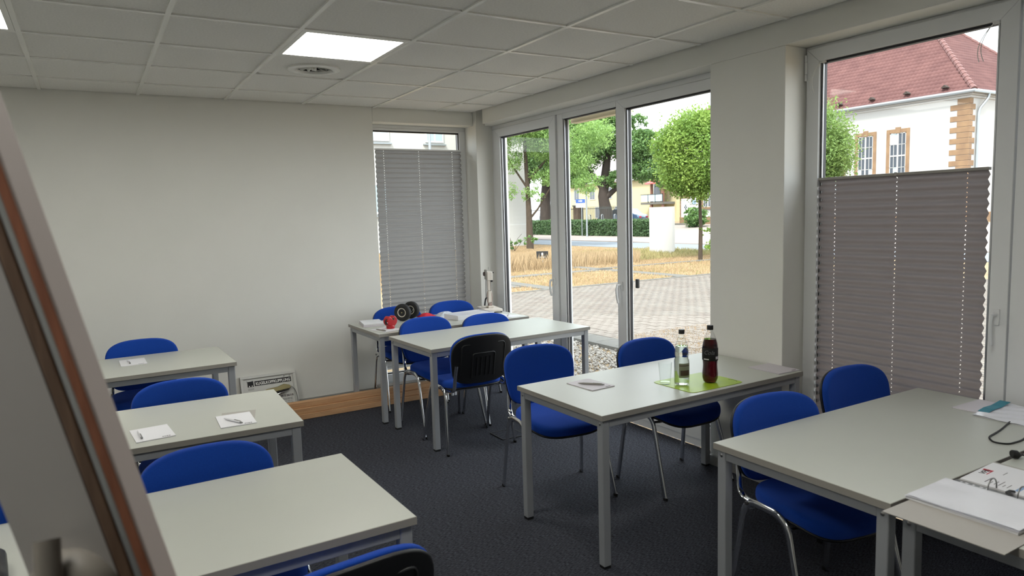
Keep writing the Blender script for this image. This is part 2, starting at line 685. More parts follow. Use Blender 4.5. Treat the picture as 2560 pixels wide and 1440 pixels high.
# window_1 in the back wall
W1 = thing('window_1', 'narrow floor-length window in the back wall behind a pale pleated blind', 'window', kind='structure')
bars('window_frame', W1, bax, ((-1.022, 0, 2.455, 2.487), (-1.022, 0, 0, .05), (-1.022, -.99, .05, 2.455), (-.05, 0, .05, 2.455)), .175, .25)
leaf(W1, bax, -.99, -.05, .05, 2.455, -.985, -.07, .12, 2.435, .168, .235, .20, 'sash')
# window_2: three lights
W2 = thing('window_2', 'large three-part floor-length window looking onto the paved yard', 'window', kind='structure')
bars('window_frame', W2, rax, ((-3.05, -.055, 2.445, 2.483), (-3.05, -.055, 0, .055), (-.109, -.055, .055, 2.445), (-1.25, -1.166, .055, 2.445),
                               (-3.05, -2.985, .055, 2.445), (-1.968, -1.946, .055, 2.445), (-1.946, -1.25, 2.405, 2.445), (-1.946, -1.25, .055, .14)), .178, .25)
sA = leaf(W2, rax, -1.161, -.109, .058, 2.442, -1.064, -.222, .16, 2.365, .163, .235, .198, 'sash')
sB = leaf(W2, rax, -1.946, -1.25, .14, 2.405, -1.946, -1.25, .14, 2.405, .181, .2, .205, 'fixed_light')
sC = leaf(W2, rax, -2.985, -1.966, .058, 2.442, -2.90, -2.058, .16, 2.375, .163, .235, .198, 'sash')
lever_handle(sA, frame_of((.163, -1.112, 1.03), (0, 1, 0), (0, 0, 1), (-1, 0, 0)), M['frame'])
lever_handle(sC, frame_of((.163, -2.010, 1.05), (0, 1, 0), (0, 0, 1), (-1, 0, 0)), M['frame'])
MB().box(.236, .258, -2.105, -2.078, 1.035, 1.105).build('outer_lever_plate', M['dark'], sC, bevel=.005)
MB().box(.27, .34, -1.95, -1.24, 2.368, 2.41).build('shade_box', mat('beige_box', (232, 216, 182), .6), W2, bevel=.003)
# window_3: two leaves
W3 = thing('window_3', 'tall window with a grey pleated blind covering all but its top', 'window', kind='structure')
bars('window_frame', W3, rax, ((-5.62, -3.585, 2.452, 2.483), (-5.62, -3.585, 0, .055), (-3.600, -3.585, .055, 2.452), (-5.62, -5.60, .055, 2.452)), .178, .25)
s1 = leaf(W3, rax, -4.632, -3.598, .058, 2.468, -4.556, -3.674, .15, 2.395, .163, .235, .198, 'sash')
s2 = leaf(W3, rax, -5.602, -4.640, .058, 2.468, -5.50, -4.735, .15, 2.385, .163, .235, .198, 'sash')
lever_handle(s1, frame_of((.163, -4.590, 1.10), (0, 1, 0), (0, 0, 1), (-1, 0, 0)), M['frame'])
hg = MB()
for z0, z1 in ((2.30, 2.335), (2.337, 2.40), (2.402, 2.437)):
    hg.lathe([(.008, z0), (.008, z1)], 10, Matrix.Translation((.158, -3.597, 0)))
hg.build('hinge', M['frame'], s1, smooth=40)
# ---- pleated blinds (cloth folded in zigzag with punched cord holes)
def blind(name, label, ax, u0, u1, ztop, zbot, w, depth, pitch, cords, m, rail=True, hole=.0022):
    r = thing(name, label, 'blind')
    us = [u0]
    for c in cords:
        us += [c - hole, c + hole]
    us.append(u1)
    nf = int(round((ztop - zbot) / (pitch / 2)))
    vs, fs = [], []
    hole_cells = {1 + 2 * k for k in range(len(cords))}
    rows = []
    for i in range(nf):
        za, zb = ztop - i * pitch / 2, ztop - (i + 1) * pitch / 2
        wa, wb_ = (w, w + depth) if i % 2 == 0 else (w + depth, w)
        for t in ((0, .38, .66) if i else (0, .38, .66)):
            rows.append((za + (zb - za) * t, wa + (wb_ - wa) * t, t == .38))
    rows.append((ztop - nf * pitch / 2, w if nf % 2 == 0 else w + depth, False))
    for z, ww, _ in rows:
        for u in us:
            vs.append(ax(u, ww, z))
    k = len(us)
    for a in range(len(rows) - 1):
        for b in range(k - 1):
            if rows[a][2] and b in hole_cells:
                continue
            fs.append((a * k + b, a * k + b + 1, (a + 1) * k + b + 1, (a + 1) * k + b))
    quick('pleated_cloth', vs, fs, m, r)
    ra = MB()
    p0, p1 = ax(u0 - .002, w - .003, ztop - .002), ax(u1 + .002, w + depth + .003, ztop + .012)
    ra.box(p0[0], p1[0], p0[1], p1[1], p0[2], p1[2])
    ra.build('top_rail', M['greymetal'] if rail else M['frame'], r, bevel=.002)
    rb = MB()
    p0, p1 = ax(u0 - .002, w - .003, rows[-1][0] - .012), ax(u1 + .002, w + depth + .003, rows[-1][0] + .001)
    rb.box(p0[0], p1[0], p0[1], p1[1], p0[2], p1[2])
    rb.build('bottom_rail', M['greymetal'] if rail else M['frame'], r, bevel=.002)
    return r


b3 = blind('pleated_blind', 'dark grey pleated blind covering most of the tall right window', rax, -4.531, -3.682, 1.757, .16, .166, .022, .0435,
           (-4.440, -4.112, -3.776), M['blind'])
MB().tube([rax(-4.112, .165, 1.770), rax(-4.112, .160, 1.752)], .008, n=8).build('pull_tab', M['greymetal'], b3)
for u in (-3.69, -4.535):
    cc = MB()
    cc.cbox((.178, u, 2.392), (.016, .03, .016))
    cc.build('cord_clip', M['cord'], b3, bevel=.003)
    cd = MB()
    for dx in (0, .012):
        pts = [(.17, u + .005 + (0.02 if u > -4 else -.0) * 0, 2.39)]
        for k in range(1, 9):
            t = k / 8
            pts.append((.155 - .012 * math.sin(t * 3), u + (.045 * math.sin(t * 2.2) + dx * t * 1.5) * (1 if u > -4 else 1), 2.39 - .16 * t))
        cd.tube(pts, .0017, n=5)
    cd.tube([(.182, u - .008 if u < -4 else u + .004, 2.39), (.182, u - .008 if u < -4 else u + .004, 1.765)], .0009, n=5)
    cd.build('cord', M['cord'], b3)
blind('pleated_blind', 'pale sheer checked pleated blind at the right picture edge', rax, -5.49, -4.690, 2.38, .16, .166, .017, .0435, (-4.78, -5.1), M['sheer'], False)
blind('pleated_blind', 'light grey pleated blind on the narrow back window', bax, -.952, -.064, 2.255, .185, .150, .022, .045, (-.87, -.515, -.16), M['blindback'], False)


# ================================================================== FURNITURE
def make_table():
    r = thing('training_table', 'white training table', 'table')
    L, W = 1.40, .70
    MB().box(0, L, 0, W, ZT - .0255, ZT).build('table_top', M['top'], r, bevel=.0012)
    e = MB()
    t = .0012
    e.box(-t, 0, 0, W, ZT - .0245, ZT - .0012)
    e.box(L, L + t, 0, W, ZT - .0245, ZT - .0012)
    e.box(-t, L + t, -t, 0, ZT - .0245, ZT - .0012)
    e.box(-t, L + t, W, W + t, ZT - .0245, ZT - .0012)
    e.build('edge_band', M['edge'], r)
    i, w = .010, .040
    zr = ZT - .026
    leg = None
    for (x, y) in ((i, i), (L - i - w, i), (i, W - i - w), (L - i - w, W - i - w)):
        if leg is None:
            leg = MB().box(0, w, 0, w, .012, zr).build('leg', M['silver'], r, bevel=.004, loc=(x, y, 0))
            fc = MB().box(.002, w - .002, .002, w - .002, 0, .014).build('foot_cap', M['black'], leg)
        else:
            l2 = inst(leg, 'leg', (x, y, 0), r)
            bv = l2.modifiers.new('bevel', 'BEVEL')
            bv.width = .004
            bv.segments = 2
            inst(fc, 'foot_cap', (0, 0, 0), l2)
    h = .036
    for (x0, x1, y0, y1) in ((i + w, L - i - w, i + .002, i + .027), (i + w, L - i - w, W - i - .027, W - i - .002),
                             (i + .002, i + .027, i + w, W - i - w), (L - i - .027, L - i - .002, i + w, W - i - w)):
        MB().box(x0, x1, y0, y1, zr - h, zr).build('rail', M['silver'], r, bevel=.002)
    for (x, y, nx) in ((i, i + .02, -1), (i, W - i - .02, -1), (L - i, i + .02, 1), (L - i, W - i - .02, 1)):
        sc = MB().lathe([(.0, .0025), (.004, .002), (.007, 0), (.007, -.004)], 12, frame_of((x, y, zr - .02), (0, 1, 0), (0, 0, 1), (nx, 0, 0)))
        sc.build('screw', M['steel'], r, smooth=40)
    return r


tb = make_table()
TG = 'white laminate training tables with square silver legs'
tabs = [((-1.420, -.989), .022, 'white table under the back window, cluttered with red parts and wheels'),
        ((-1.361, -1.828), .045, 'bare white table with the black-backed chair pushed to its near side'),
        ((-1.412, -3.746), .012, 'white table carrying two bottles on a lime green mat'),
        ((-1.290, -4.977), -.004, 'white table beside the tall blind, papers and teal strip at its window end'),
        ((-1.290, -5.698), 0.0, 'white table under the open grey ring binder at lower right'),
        ((-2.533 - 1.40, -1.384 - .03), .024, 'left-row white table nearest the back wall, one notepad on it'),
        ((-2.525 - 1.40, -2.993 + .04), -.034, 'left-row white table with two notepads, middle of the row'),
        ((-2.509 - 1.40, -4.239 - .02), .016, 'bare white table closest to the camera at lower left')]
for k, ((x, y), a, lb) in enumerate(tabs):
    if k == 0:
        tb.location = (x, y, 0)
        tb.rotation_euler = (0, 0, a)
        tb['label'] = lb
        tb['group'] = TG
    else:
        dup(tb, (x, y, 0), a, lb, TG)


# ---- chairs
def outline_seat(n=48):
    out = []
    for k in range(n):
        a = 2 * PI * k / n
        c, s_ = math.cos(a), math.sin(a)
        e = 2 / 3.6
        u = abs(c) ** e * (1 if c >= 0 else -1)
        v = abs(s_) ** e * (1 if s_ >= 0 else -1)
        w = .233 - (.018 if v < 0 else 0.0) * abs(v)
        out.append((u * w, v * .208))
    return out


def outline_back(n=56):
    out = []
    for k in range(n):
        a = 2 * PI * k / n
        c, s_ = math.cos(a), math.sin(a)
        e = 2 / (3.4 if s_ >= 0 else 5.5)
        u = abs(c) ** e * (1 if c >= 0 else -1)
        v = abs(s_) ** e * (1 if s_ >= 0 else -1)
        w = .226 + .010 * v if v > 0 else .226 + .020 * v
        vv = v * .160
        if v < 0:
            vv -= .016 * (1 - u * u) * min(1, -v)
        else:
            vv += .010 * (1 - u * u) * v
        out.append((u * w, vv))
    return out


def pad(outl, t, r, dome, fn, rb=None, inner=(.86, .62, .34)):
    """cushion: outline rings stacked from the bottom over a rounded rim to a domed top"""
    rb = r if rb is None else rb
    n = len(outl)
    R = max(max(abs(p[0]), abs(p[1])) for p in outl)
    rings = []
    for s_ in (inner[2], inner[1], inner[0]):
        rings.append((s_, 0.0))
    for k in range(5):
        a = PI / 2 * k / 4
        rings.append((1 - rb * (1 - math.sin(a)) / R, rb * (1 - math.cos(a))))
    for k in range(5):
        a = PI / 2 * k / 4
        rings.append((1 - r * (1 - math.cos(a)) / R, t - r + r * math.sin(a)))
    for s_ in inner:
        rings.append((s_, t + dome * (1 - s_ * s_)))
    vs, fs = [], []
    vs.append(fn(0, 0, 0.0))
    for s_, w in rings:
        for (u, v) in outl:
            vs.append(fn(u * s_, v * s_, w))
    vs.append(fn(0, 0, t + dome))
    for k in range(n):
        fs.append((0, 1 + (k + 1) % n, 1 + k))
    for j in range(len(rings) - 1):
        for k in range(n):
            a, b = 1 + j * n, 1 + (j + 1) * n
            fs.append((a + k, a + (k + 1) % n, b + (k + 1) % n, b + k))
    last = 1 + (len(rings) - 1) * n
    top = len(vs) - 1
    for k in range(n):
        fs.append((last + k, last + (k + 1) % n, top))
    return MB().add(vs, fs)


def seat_fn(base):
    def fn(u, v, w):
        z = base + w + .018 * (u / .23) ** 2 * .35
        y = v + .02
        if v > .06:
            z -= .042 * ((v - .06) / .148) ** 2
        if v < -.1:
            z += .010 * ((-v - .1) / .1) ** 2
        return (u, y, z)
    return fn


def back_y(z):
    return -.216 - .20 * (z - .47)


def back_fn(off):
    def fn(u, v, w):
        z = .655 + v
        y = back_y(z) + w + off + .030 * (u / .226) ** 2 - .006 * math.cos(v * 9)
        return (u, y, z)
    return fn


def make_chair():
    r = thing('office_chair', 'blue chair', 'chair')
    pad(outline_seat(), .048, .022, .006, seat_fn(.437), rb=.010).build('seat', M['blue'], r, smooth=60)
    ss = [(u * .985, v * .985) for u, v in outline_seat()]
    pad(ss, .014, .006, 0, seat_fn(.424), rb=.006).build('seat_shell', M['dark'], r, smooth=60)
    pad(outline_back(), .032, .016, .004, back_fn(.0), rb=.008).build('backrest', M['blue'], r, smooth=60)
    bs = [(u * 1.006, v * .99 - .004) for u, v in outline_back()]
    sh = pad(bs, .016, .006, 0, lambda u, v, w: back_fn(0)(u, v, w - .016), rb=.008)
    sh = sh.build('back_shell', M['dark'], r, smooth=60)
    # raised panel lines and ribs moulded into the rear of the shell
    rb = MB()
    f = back_fn(-.0165)
    pan = fillet([(-.165, -.10, 0), (-.165, .105, 0), (.165, .105, 0), (.165, -.10, 0)], .03)
    rb.tube([f(p[0], p[1], 0) for p in pan], .004, n=6)
    pan = fillet([(-.085, -.13, 0), (-.085, .04, 0), (.085, .04, 0), (.085, -.13, 0)], .02)
    rb.tube([f(p[0], p[1], 0) for p in pan], .005, n=6)
    for u in (-.05, -.018, .018, .05):
        rb.tube([f(u, -.12, 0), f(u, -.05, 0), f(u, .012, 0)], .0045, n=6)
    rb.build('shell_rib', M['dark'], r, smooth=60)
    for s_ in (-1, 1):
        p = fillet([(s_ * .262, -.205, .006), (s_ * .238, -.145, .445), (s_ * .240, .085, .452), (s_ * .262, .212, .006)], .075, 7)
        MB().tube(p, .0158, .0090, n=12, ref=(1, 0, 0)).build('side_frame', M['chrome'], r, smooth=50)
        for (x, y) in ((.262, -.207), (.262, .214)):
            MB().lathe([(.0155, 0), (.0165, .003), (.0162, .016)], 14, Matrix.Translation((s_ * x, y, 0)) @ Matrix.Diagonal((.62, 1, 1, 1))).build('foot_cap', M['black'], r, smooth=50)
        q = fillet([(s_ * .205, -.03, .428), (s_ * .205, -.215, .430), (s_ * .200, back_y(.52) - .004, .53), (s_ * .195, back_y(.62) - .004, .62)], .05, 6)
        MB().tube(q, .0135, .0070, n=12, ref=(0, 1, .1)).build('back_upright', M['chrome'], r, smooth=50)
        MB().lathe([(.0, .006), (.007, .005), (.009, 0)], 12, frame_of((s_ * .249, -.125, .437), (0, 1, 0), (0, 0, 1), (s_, 0, 0))).build('bolt', M['steel'], r, smooth=50)
    for y, z in ((-.11, .418), (.10, .414)):
        MB().tube([(-.238, y, z + .004), (-.20, y, z), (.20, y, z), (.238, y, z + .004)], .010, .007, n=10, ref=(0, 0, 1)).build('cross_bar', M['chrome'], r, smooth=50)
    return r


ch = make_chair()
CG = 'blue upholstered stacking chairs with chrome frames'
chairs = [(-.975, -.478, 180 - 2, 'blue chair behind the cluttered table, left one with the wheels before it'),
          (-.420, -.453, 180 - 2, 'blue chair behind the cluttered table, right one against the blind'),
          (-1.035, -1.274, 180 + 3, 'blue chair between the two back tables, left one beside the red part'),
          (-.492, -1.282, 180 + 2, 'blue chair between the two back tables, right one below the white machine'),
          (-1.052, -1.742, -1, 'chair turned away from the camera showing its black plastic back'),
          (-1.046, -2.855, 180 - 9, 'blue chair with its seat visible beside the left end of the bottle table'),
          (-.372, -3.110, 180 - 1, 'blue chair behind the bottles on the window side'),
          (-.880, -4.445, 180 - 9, 'blue chair nearest the lower right corner, seat under the binder-side table'),
          (-.135, -4.335, 180 - 5, 'blue chair close to the dark grey blind and window pier'),
          (-3.036, -.886, 180 - 1, 'blue chair against the back wall behind the single-notepad table'),
          (-2.945, -2.478, 180 + 1, 'blue chair between the first and second left-row tables'),
          (-2.978, -3.720, 180 + 3, 'blue chair behind the bare near-left table'),
          (-3.640, -3.740, 180 - 3, 'blue chair glimpsed past the leaning board at the far left'),
          (-2.845, -4.318, 6, 'black chair back cut off by the bottom edge of the picture')]
for k, (x, y, a, lb) in enumerate(chairs):
    if k == 0:
        ch.location = (x, y, 0)
        ch.rotation_euler = (0, 0, math.radians(a))
        ch['label'] = lb
        ch['group'] = CG
    else:
        c_ = dup(ch, (x, y, 0), math.radians(a), lb, CG)
        if k == 3:
            c_.scale = (1, 1, .97)

# ================================================================== THINGS ON THE TABLES
def slab(name, m, c, size, rz, h, label, cat, parent_only=None, group=None):
    o = MB().box(-size[0] / 2, size[0] / 2, -size[1] / 2, size[1] / 2, 0, h).build(name, m, bevel=.0006, seg=1)
    o.location = c
    o.rotation_euler = (0, 0, rz)
    return tag(o, label, cat, group)


def pen(c, rz, label, m, tip):
    r = thing('ballpoint_pen', label, 'pen', c, rz, 'ballpoint pens lying on the notepads')
    X = frame_of((0, 0, .0055), (0, 1, 0), (0, 0, 1), (1, 0, 0))
    MB().lathe([(.0012, -.070), (.0038, -.058), (.0052, -.04), (.0055, .045), (.0046, .056)], 10, X).build('barrel', m, r, smooth=60)
    MB().lathe([(.0046, .056), (.0046, .062), (.003, .064), (.003, .071)], 10, X).build('push_button', tip, r, smooth=60)
    MB().box(.012, .058, -.0018, .0018, .0112, .0124).build('clip', tip, r)
    return r


def notepad(c, size, rz, label, m, printed=True):
    r = thing('notepad', label, 'notepad', c, rz, 'notepads on the tables')
    MB().box(-size[0] / 2, size[0] / 2, -size[1] / 2, size[1] / 2, 0, .004).build('page_block', m, r)
    if printed:
        b = MB()
        x = size[0] / 2 - .05
        for k, w in enumerate((.006, .005, .008, .006)):
            b.box(x, x + w, -size[1] / 2 + .010, -size[1] / 2 + .017, .004, .0044)
            x += w + .002
        b.build('printed_mark', M['inkb'], r)
    return r


padT = ZT + .0005
notepad((-1.110, -3.268, padT), (.150, .208), 0.06, 'notepad with a dark pen on the left end of the bottle table', M['greypad'])
pen((-1.115, -3.280, padT + .0042), -.87, 'dark grey pen lying on the pad on the bottle table', M['greymetal'], M['steel'])
notepad((-.088, -3.600, padT), (.170, .210), -.03, 'notepad without a pen at the pier end of the bottle table', M['greypad'])
notepad((-3.104, -.950, padT), (.150, .225), 0.02, 'notepad with an upright-lying pen on the back-row left table', M['paper'])
pen((-3.129, -.957, padT + .0042), -1.49, 'short white pen on the pad of the back-row left table', M['paper'], M['steel'])
notepad((-2.780, -2.806, padT), (.150, .208), -.035, 'right notepad of two on the middle left-row table, pen across it', M['paper'])
slab('paper_sheet', M['binder'], (-2.762, -2.755, padT - .0004), (.150, .200), -.22, .0006, 'grey slip poking out under the right notepad of the middle table', 'paper')
pen((-2.797, -2.836, padT + .0042), -1.155, 'white pen lying slantwise on the right pad of the middle table', M['paper'], M['steel'])
notepad((-3.120, -2.800, padT), (.150, .208), .08, 'left notepad of two on the middle left-row table, beside the brown frame', M['paper'])
pen((-3.168, -2.812, padT + .0042), -1.506, 'white pen lying lengthwise on the left pad of the middle table', M['paper'], M['steel'])

# lime mat with its hanging slot
mat_r = thing('cutting_mat', 'lime green plastic mat under the glass and bottles', 'mat', (-.636, -3.563, ZT + .0004), -.0)
out = fillet([(-.185, -.145, 0), (.185, -.145, 0), (.185, .145, 0), (-.185, .145, 0), (-.185, -.145, 0), (.185, -.145, 0)], .028)[1:-1]
poly = []
for p in out:
    if not poly or (Vector((p.x, p.y)) - Vector(poly[-1])).length > .002:
        poly.append((p.x, p.y))
if (Vector(poly[0]) - Vector(poly[-1])).length < .003:
    poly.pop()
poly = poly[:28] if len(poly) > 28 else poly
MB().prism([(-.157, -.145), (.157, -.145), (.177, -.137), (.185, -.117), (.185, .117), (.177, .137), (.157, .145), (-.157, .145), (-.177, .137), (-.185, .117), (-.185, -.117), (-.177, -.137)],
           0, .0022).build('mat_sheet', M['green'], mat_r)
arc = [(.158 + .016 * math.cos(a), -.085 + .03 * math.sin(a), .0024) for a in np.linspace(-1.2, 1.2, 10)]
MB().tube(arc, .0016, .0006, n=6, ref=(0, 0, 1)).build('hanging_slot', M['inkb'], mat_r)

MZ = ZT + .0028
glassm = pane_mat('clear_glass', (.975, .985, .98), 1.22)
petm = pane_mat('clear_pet', (.97, .97, .97), 1.28)
waterm = glass_mat('water', (.93, .97, .93), 1.33)
colam = glass_mat('cola', (.055, .004, .007), 1.34)
tum = thing('drinking_glass', 'empty clear tumbler standing on the lime mat', 'glass', (-.797, -3.493, MZ))
MB().lathe([(0, 0), (.0245, 0), (.0265, .002), (.0355, .112), (.0343, .113), (.0252, .012), (0, .010)], 36).build('tumbler', glassm, tum, smooth=50)

wbt = thing('water_bottle', 'clear glass water bottle with dark cap, middle of the lime mat', 'bottle', (-.747, -3.560, MZ))
ow = [(0, .004), (.026, .002), (.034, .0), (.0385, .006), (.0392, .02), (.0392, .125), (.038, .132), (.0345, .142), (.0342, .150), (.0362, .158), (.0362, .175),
      (.0335, .195), (.026, .225), (.0175, .250), (.0135, .262), (.0130, .272)]
inner_ = [(.0105, .272), (.011, .262), (.015, .249), (.0235, .225), (.031, .195), (.0337, .175), (.0337, .158), (.0318, .15), (.032, .142), (.0355, .132), (.0367, .125), (.0367, .02), (.035, .008), (0, .012)]
MB().lathe(ow + inner_, 36).build('glass_body', glassm, wbt, smooth=50)
MB().lathe([(0, .0125), (.0349, .0085), (.0365, .02), (.0365, .125), (.0353, .132), (.0318, .142), (.0316, .15), (.0335, .158), (.0335, .175), (.0308, .195), (.0290, .2030), (0, .2030)], 36).build('water', waterm, wbt, smooth=50)
MB().lathe([(.0142, .266), (.0150, .268), (.0150, .286), (.0135, .288), (0, .288)], 24).build('screw_cap', M['dark'], wbt, smooth=50)
TOC = math.atan2(-6.137 + 3.56, -3.288 + .747)          # direction from the bottles to the room
lb = MB()
lb.lathe([(.0394, .045), (.0396, .046), (.0396, .118), (.0394, .119)], 24, None, TOC - .35, TOC + 1.25)
lb.build('paper_label', mat('olive_label', (128, 134, 108), .6), wbt, smooth=60)
lb = MB()
lb.lathe([(.0397, .105), (.0399, .1055), (.0399, .109), (.0397, .1095)], 24, None, TOC - .30, TOC + 1.2)
lb.lathe([(.0397, .056), (.0399, .0565), (.0399, .083), (.0397, .0835)], 24, None, TOC - .15, TOC + 1.15)
lb.build('label_print', mat('brown_print', (70, 52, 38), .6), wbt, smooth=60)
lb = MB()
lb.lathe([(.0364, .160), (.0366, .161), (.0366, .174), (.0364, .175)], 14, None, TOC + .1, TOC + .85)
lb.build('neck_emblem', mat('navy_print', (40, 52, 84), .6), wbt, smooth=60)

cb = thing('cola_bottle', 'dark cola bottle with black label and cap, right one on the lime mat', 'bottle', (-.592, -3.606, MZ))
oc = [(0, .010), (.016, .008), (.026, .0), (.034, .008), (.0395, .026), (.0405, .048), (.0375, .078), (.0368, .095), (.0388, .120), (.0395, .150), (.0395, .185), (.037, .207), (.030, .232), (.021, .256), (.0145, .268), (.0135, .276)]
ic = [(r - .0010 if r > .001 else 0, z + (.001 if k < 3 else 0)) for k, (r, z) in enumerate(oc)]
MB().lathe(oc + ic[::-1], 36).build('plastic_body', petm, cb, smooth=50)
lq = [(r - .0013 if r > .001 else 0, z + (.0015 if k < 3 else 0)) for k, (r, z) in enumerate(oc)]
lq = [p for p in lq if p[1] < .228] + [(.0300, .228), (0, .228)]
MB().lathe(lq, 36).build('drink', colam, cb, smooth=50)
MB().lathe([(.0140, .2695), (.0165, .270), (.0168, .273), (.0140, .274)], 20, caps=False).build('neck_ring', petm, cb, smooth=50)
MB().lathe([(.0150, .2755), (.0158, .277), (.0158, .296), (.0148, .298), (0, .298)], 24).build('screw_cap', M['black'], cb, smooth=50)
MB().lathe([(.0391, .118), (.0399, .121), (.0402, .150), (.0402, .180), (.0399, .183)], 40).build('wrap_label', M['black'], cb, smooth=60)
TOC2 = math.atan2(-6.137 + 3.606, -3.288 + .592)
text_obj('label_lettering', 'Cola', .030, M['ink'], cb, Matrix.Translation((0, 0, .152)), shear=.35, bend=(.0405, TOC2 - .85))
b = MB()
b.lathe([(.0404, .124), (.0406, .1245), (.0406, .129), (.0404, .1295)], 12, None, TOC2 - .85, TOC2 - .15)
b.lathe([(.0404, .126), (.0406, .1265), (.0406, .1400), (.0404, .1405)], 8, None, TOC2 + .75, TOC2 + 1.3)
b.build('label_print', M['greypad'], cb, smooth=60)

# --- right table: pad, teal strip, sleeve
notepad((-.010, -4.622, padT), (.222, .125), -.02, 'blank notepad lying near the window end of the table beside the tall blind', M['greypad'], False)
tl = MB()
pp = [(-.105, 0), (-.05, .006), (.02, .003), (.105, .010)]
vs = [(x, -.021, .0045 + z) for x, z in pp] + [(x, .021, .0045 + z) for x, z in pp]
vs += [(x, y, z + .0008) for x, y, z in vs]
fs = [(i, i + 1, 5 + i, 4 + i) for i in range(3)] + [(8 + i, 12 + i, 13 + i, 9 + i) for i in range(3)]
fs += [(i, 8 + i, 9 + i, i + 1) for i in range(3)] + [(4 + i, 5 + i, 13 + i, 12 + i) for i in range(3)] + [(0, 4, 12, 8), (3, 11, 15, 7)]
tl = tl.add(vs, fs).build('bookmark_strip', M['teal'])
tl.location = (.005, -4.668, padT)
tl.rotation_euler = (0, 0, .04)
tag(tl, 'curled teal card strip between the papers at the window end', 'card')
sl = thing('document_sleeve', 'white sheet in a clear sleeve at the right picture edge', 'document', (-.022, -4.772, padT), -.04)
MB().box(-.148, .135, -.100, .100, 0, .0025).build('sheet', M['paper'], sl)
sv = MB()
nx, ny = 24, 16
rnd = random.Random(4)
vs, fs = [], []
for j in range(ny + 1):
    for i in range(nx + 1):
        x, y = -.152 + .29 * i / nx, -.105 + .21 * j / ny
        vs.append((x, y, .0032 + .0025 * math.sin(x * 40 + y * 25) ** 2 + .001 * rnd.random()))
for j in range(ny):
    for i in range(nx):
        a = j * (nx + 1) + i
        fs.append((a, a + 1, a + nx + 2, a + nx + 1))
sv.add(vs, fs).build('clear_cover', M['sleeve'], sl, smooth=60)

# --- ring binder
bd = thing('ring_binder', 'open grey ring binder hanging over the table corner at lower right', 'binder', (0, 0, ZT + .0005))
def rz_(x0, x1, y0, y1):
    return fillet([(x0, y0, 0), (x1, y0, 0)], .01)
MB().box(-1.366, -1.088, -5.318, -4.997, 0, .0032).build('left_cover', M['binder'], bd, bevel=.001)
MB().box(-1.082, -1.004, -5.318, -4.997, 0, .0032).build('spine', M['binder'], bd, bevel=.001)
T = Matrix.Translation((-.999, 0, 0)) @ Matrix.Rotation(-.035, 4, 'Y')
MB().box(0, .285, -5.318, -4.997, 0, .0032, T).build('right_cover', M['binder'], bd, bevel=.001)
mech = MB()
mech.box(-.990, -.956, -5.300, -5.000, .0035, .0075)
mech.box(-.982, -.964, -5.300, -5.000, .0075, .0095)
mech.build('ring_bar', M['steel'], bd, bevel=.0015)
ho = MB()
for k, y in enumerate((-5.020, -5.036, -5.056, -5.078, -5.094)):
    ho.box(-.978, -.969, y - (.0045 if k % 2 else .003), y + (.0045 if k % 2 else .003), .0095, .0099)
ho.build('punched_slot', M['paper'], bd)
for y in (-5.108, -5.188):
    p = [(-1.000, y, .004)] + [(-.973 - .027 * math.cos(a), y, .018 + .030 * math.sin(a)) for a in np.linspace(0, PI, 14)] + [(-.946, y, .004)]
    MB().tube(p, .0021, n=8).build('ring', M['steel'], bd, smooth=60)
lv = MB().tube([(-.962, -5.140, .010), (-.955, -5.150, .018), (-.945, -5.156, .016)], .007, .003, n=8, ref=(0, 0, 1))
lv.build('release_lever', M['dark'], bd, smooth=60)
pg = thing('dummy', '', '') if False else None
T2 = T @ Matrix.Translation((0, 0, .0036))
shp = MB().box(.050, .258, -5.302, -5.004, .0, .006, T2).build('page', M['paper'], bd, bevel=.0008)
tx = T2 @ Matrix.Translation((.135, -5.034, .0064))
text_obj('page_lettering', 'VFB', .024, M['inkb'], shp, tx, width=.044)
pr = MB()
pr.box(.140, .184, -5.041, -5.038, .0062, .0067, T2)
pr.box(.171, .184, -5.038, -5.012, .0060, .0062, T2)
pr.build('red_mark', M['inkr'], shp)
pr = MB()
pr.box(.075, .120, -5.066, -5.063, .0062, .0065, T2)
for k in range(5):
    pr.box(.075, .075 + .02 + .012 * (k % 3), -5.080 - .012 * k, -5.078 - .012 * k, .0062, .0065, T2)
pr.box(.17, .20, -5.075, -5.073, .0062, .0065, T2)
pr.build('printed_line', M['ink'], shp)
MB().box(.070, .240, -5.162, -5.150, .0062, .0066, T2).build('blue_bar', M['inkblue'], shp)
# stack of sleeves on the left side, gently wavy
nx, ny = 20, 14
def sheetgrid(x0, x1, y0, y1, z, amp, ph):
    vs, fs = [], []
    for j in range(ny + 1):
        for i in range(nx + 1):
            x, y = x0 + (x1 - x0) * i / nx, y0 + (y1 - y0) * j / ny
            t = i / nx
            zz = z + amp * (math.sin(x * 30 + y * 21 + ph) * .5 + .5) + .004 * max(0, t - .75) * 4 * (1 - max(0, t - .9) * 6)
            vs.append((x, y, zz))
    for j in range(ny):
        for i in range(nx):
            a = j * (nx + 1) + i
            fs.append((a, a + 1, a + nx + 2, a + nx + 1))
    return vs, fs
MB().box(-1.226, -1.03, -5.288, -4.985, .0035, .011).build('paper_block', M['paper'], bd, bevel=.001)
for k in range(3):
    vs, fs = sheetgrid(-1.228 + .002 * k, -.996 - .004 * k, -5.290, -4.982 - .003 * k, .0118 + .0022 * k, .0022, k * 1.7)
    MB().add(vs, fs).build('plastic_sleeve', M['sleeve'], bd, smooth=60)

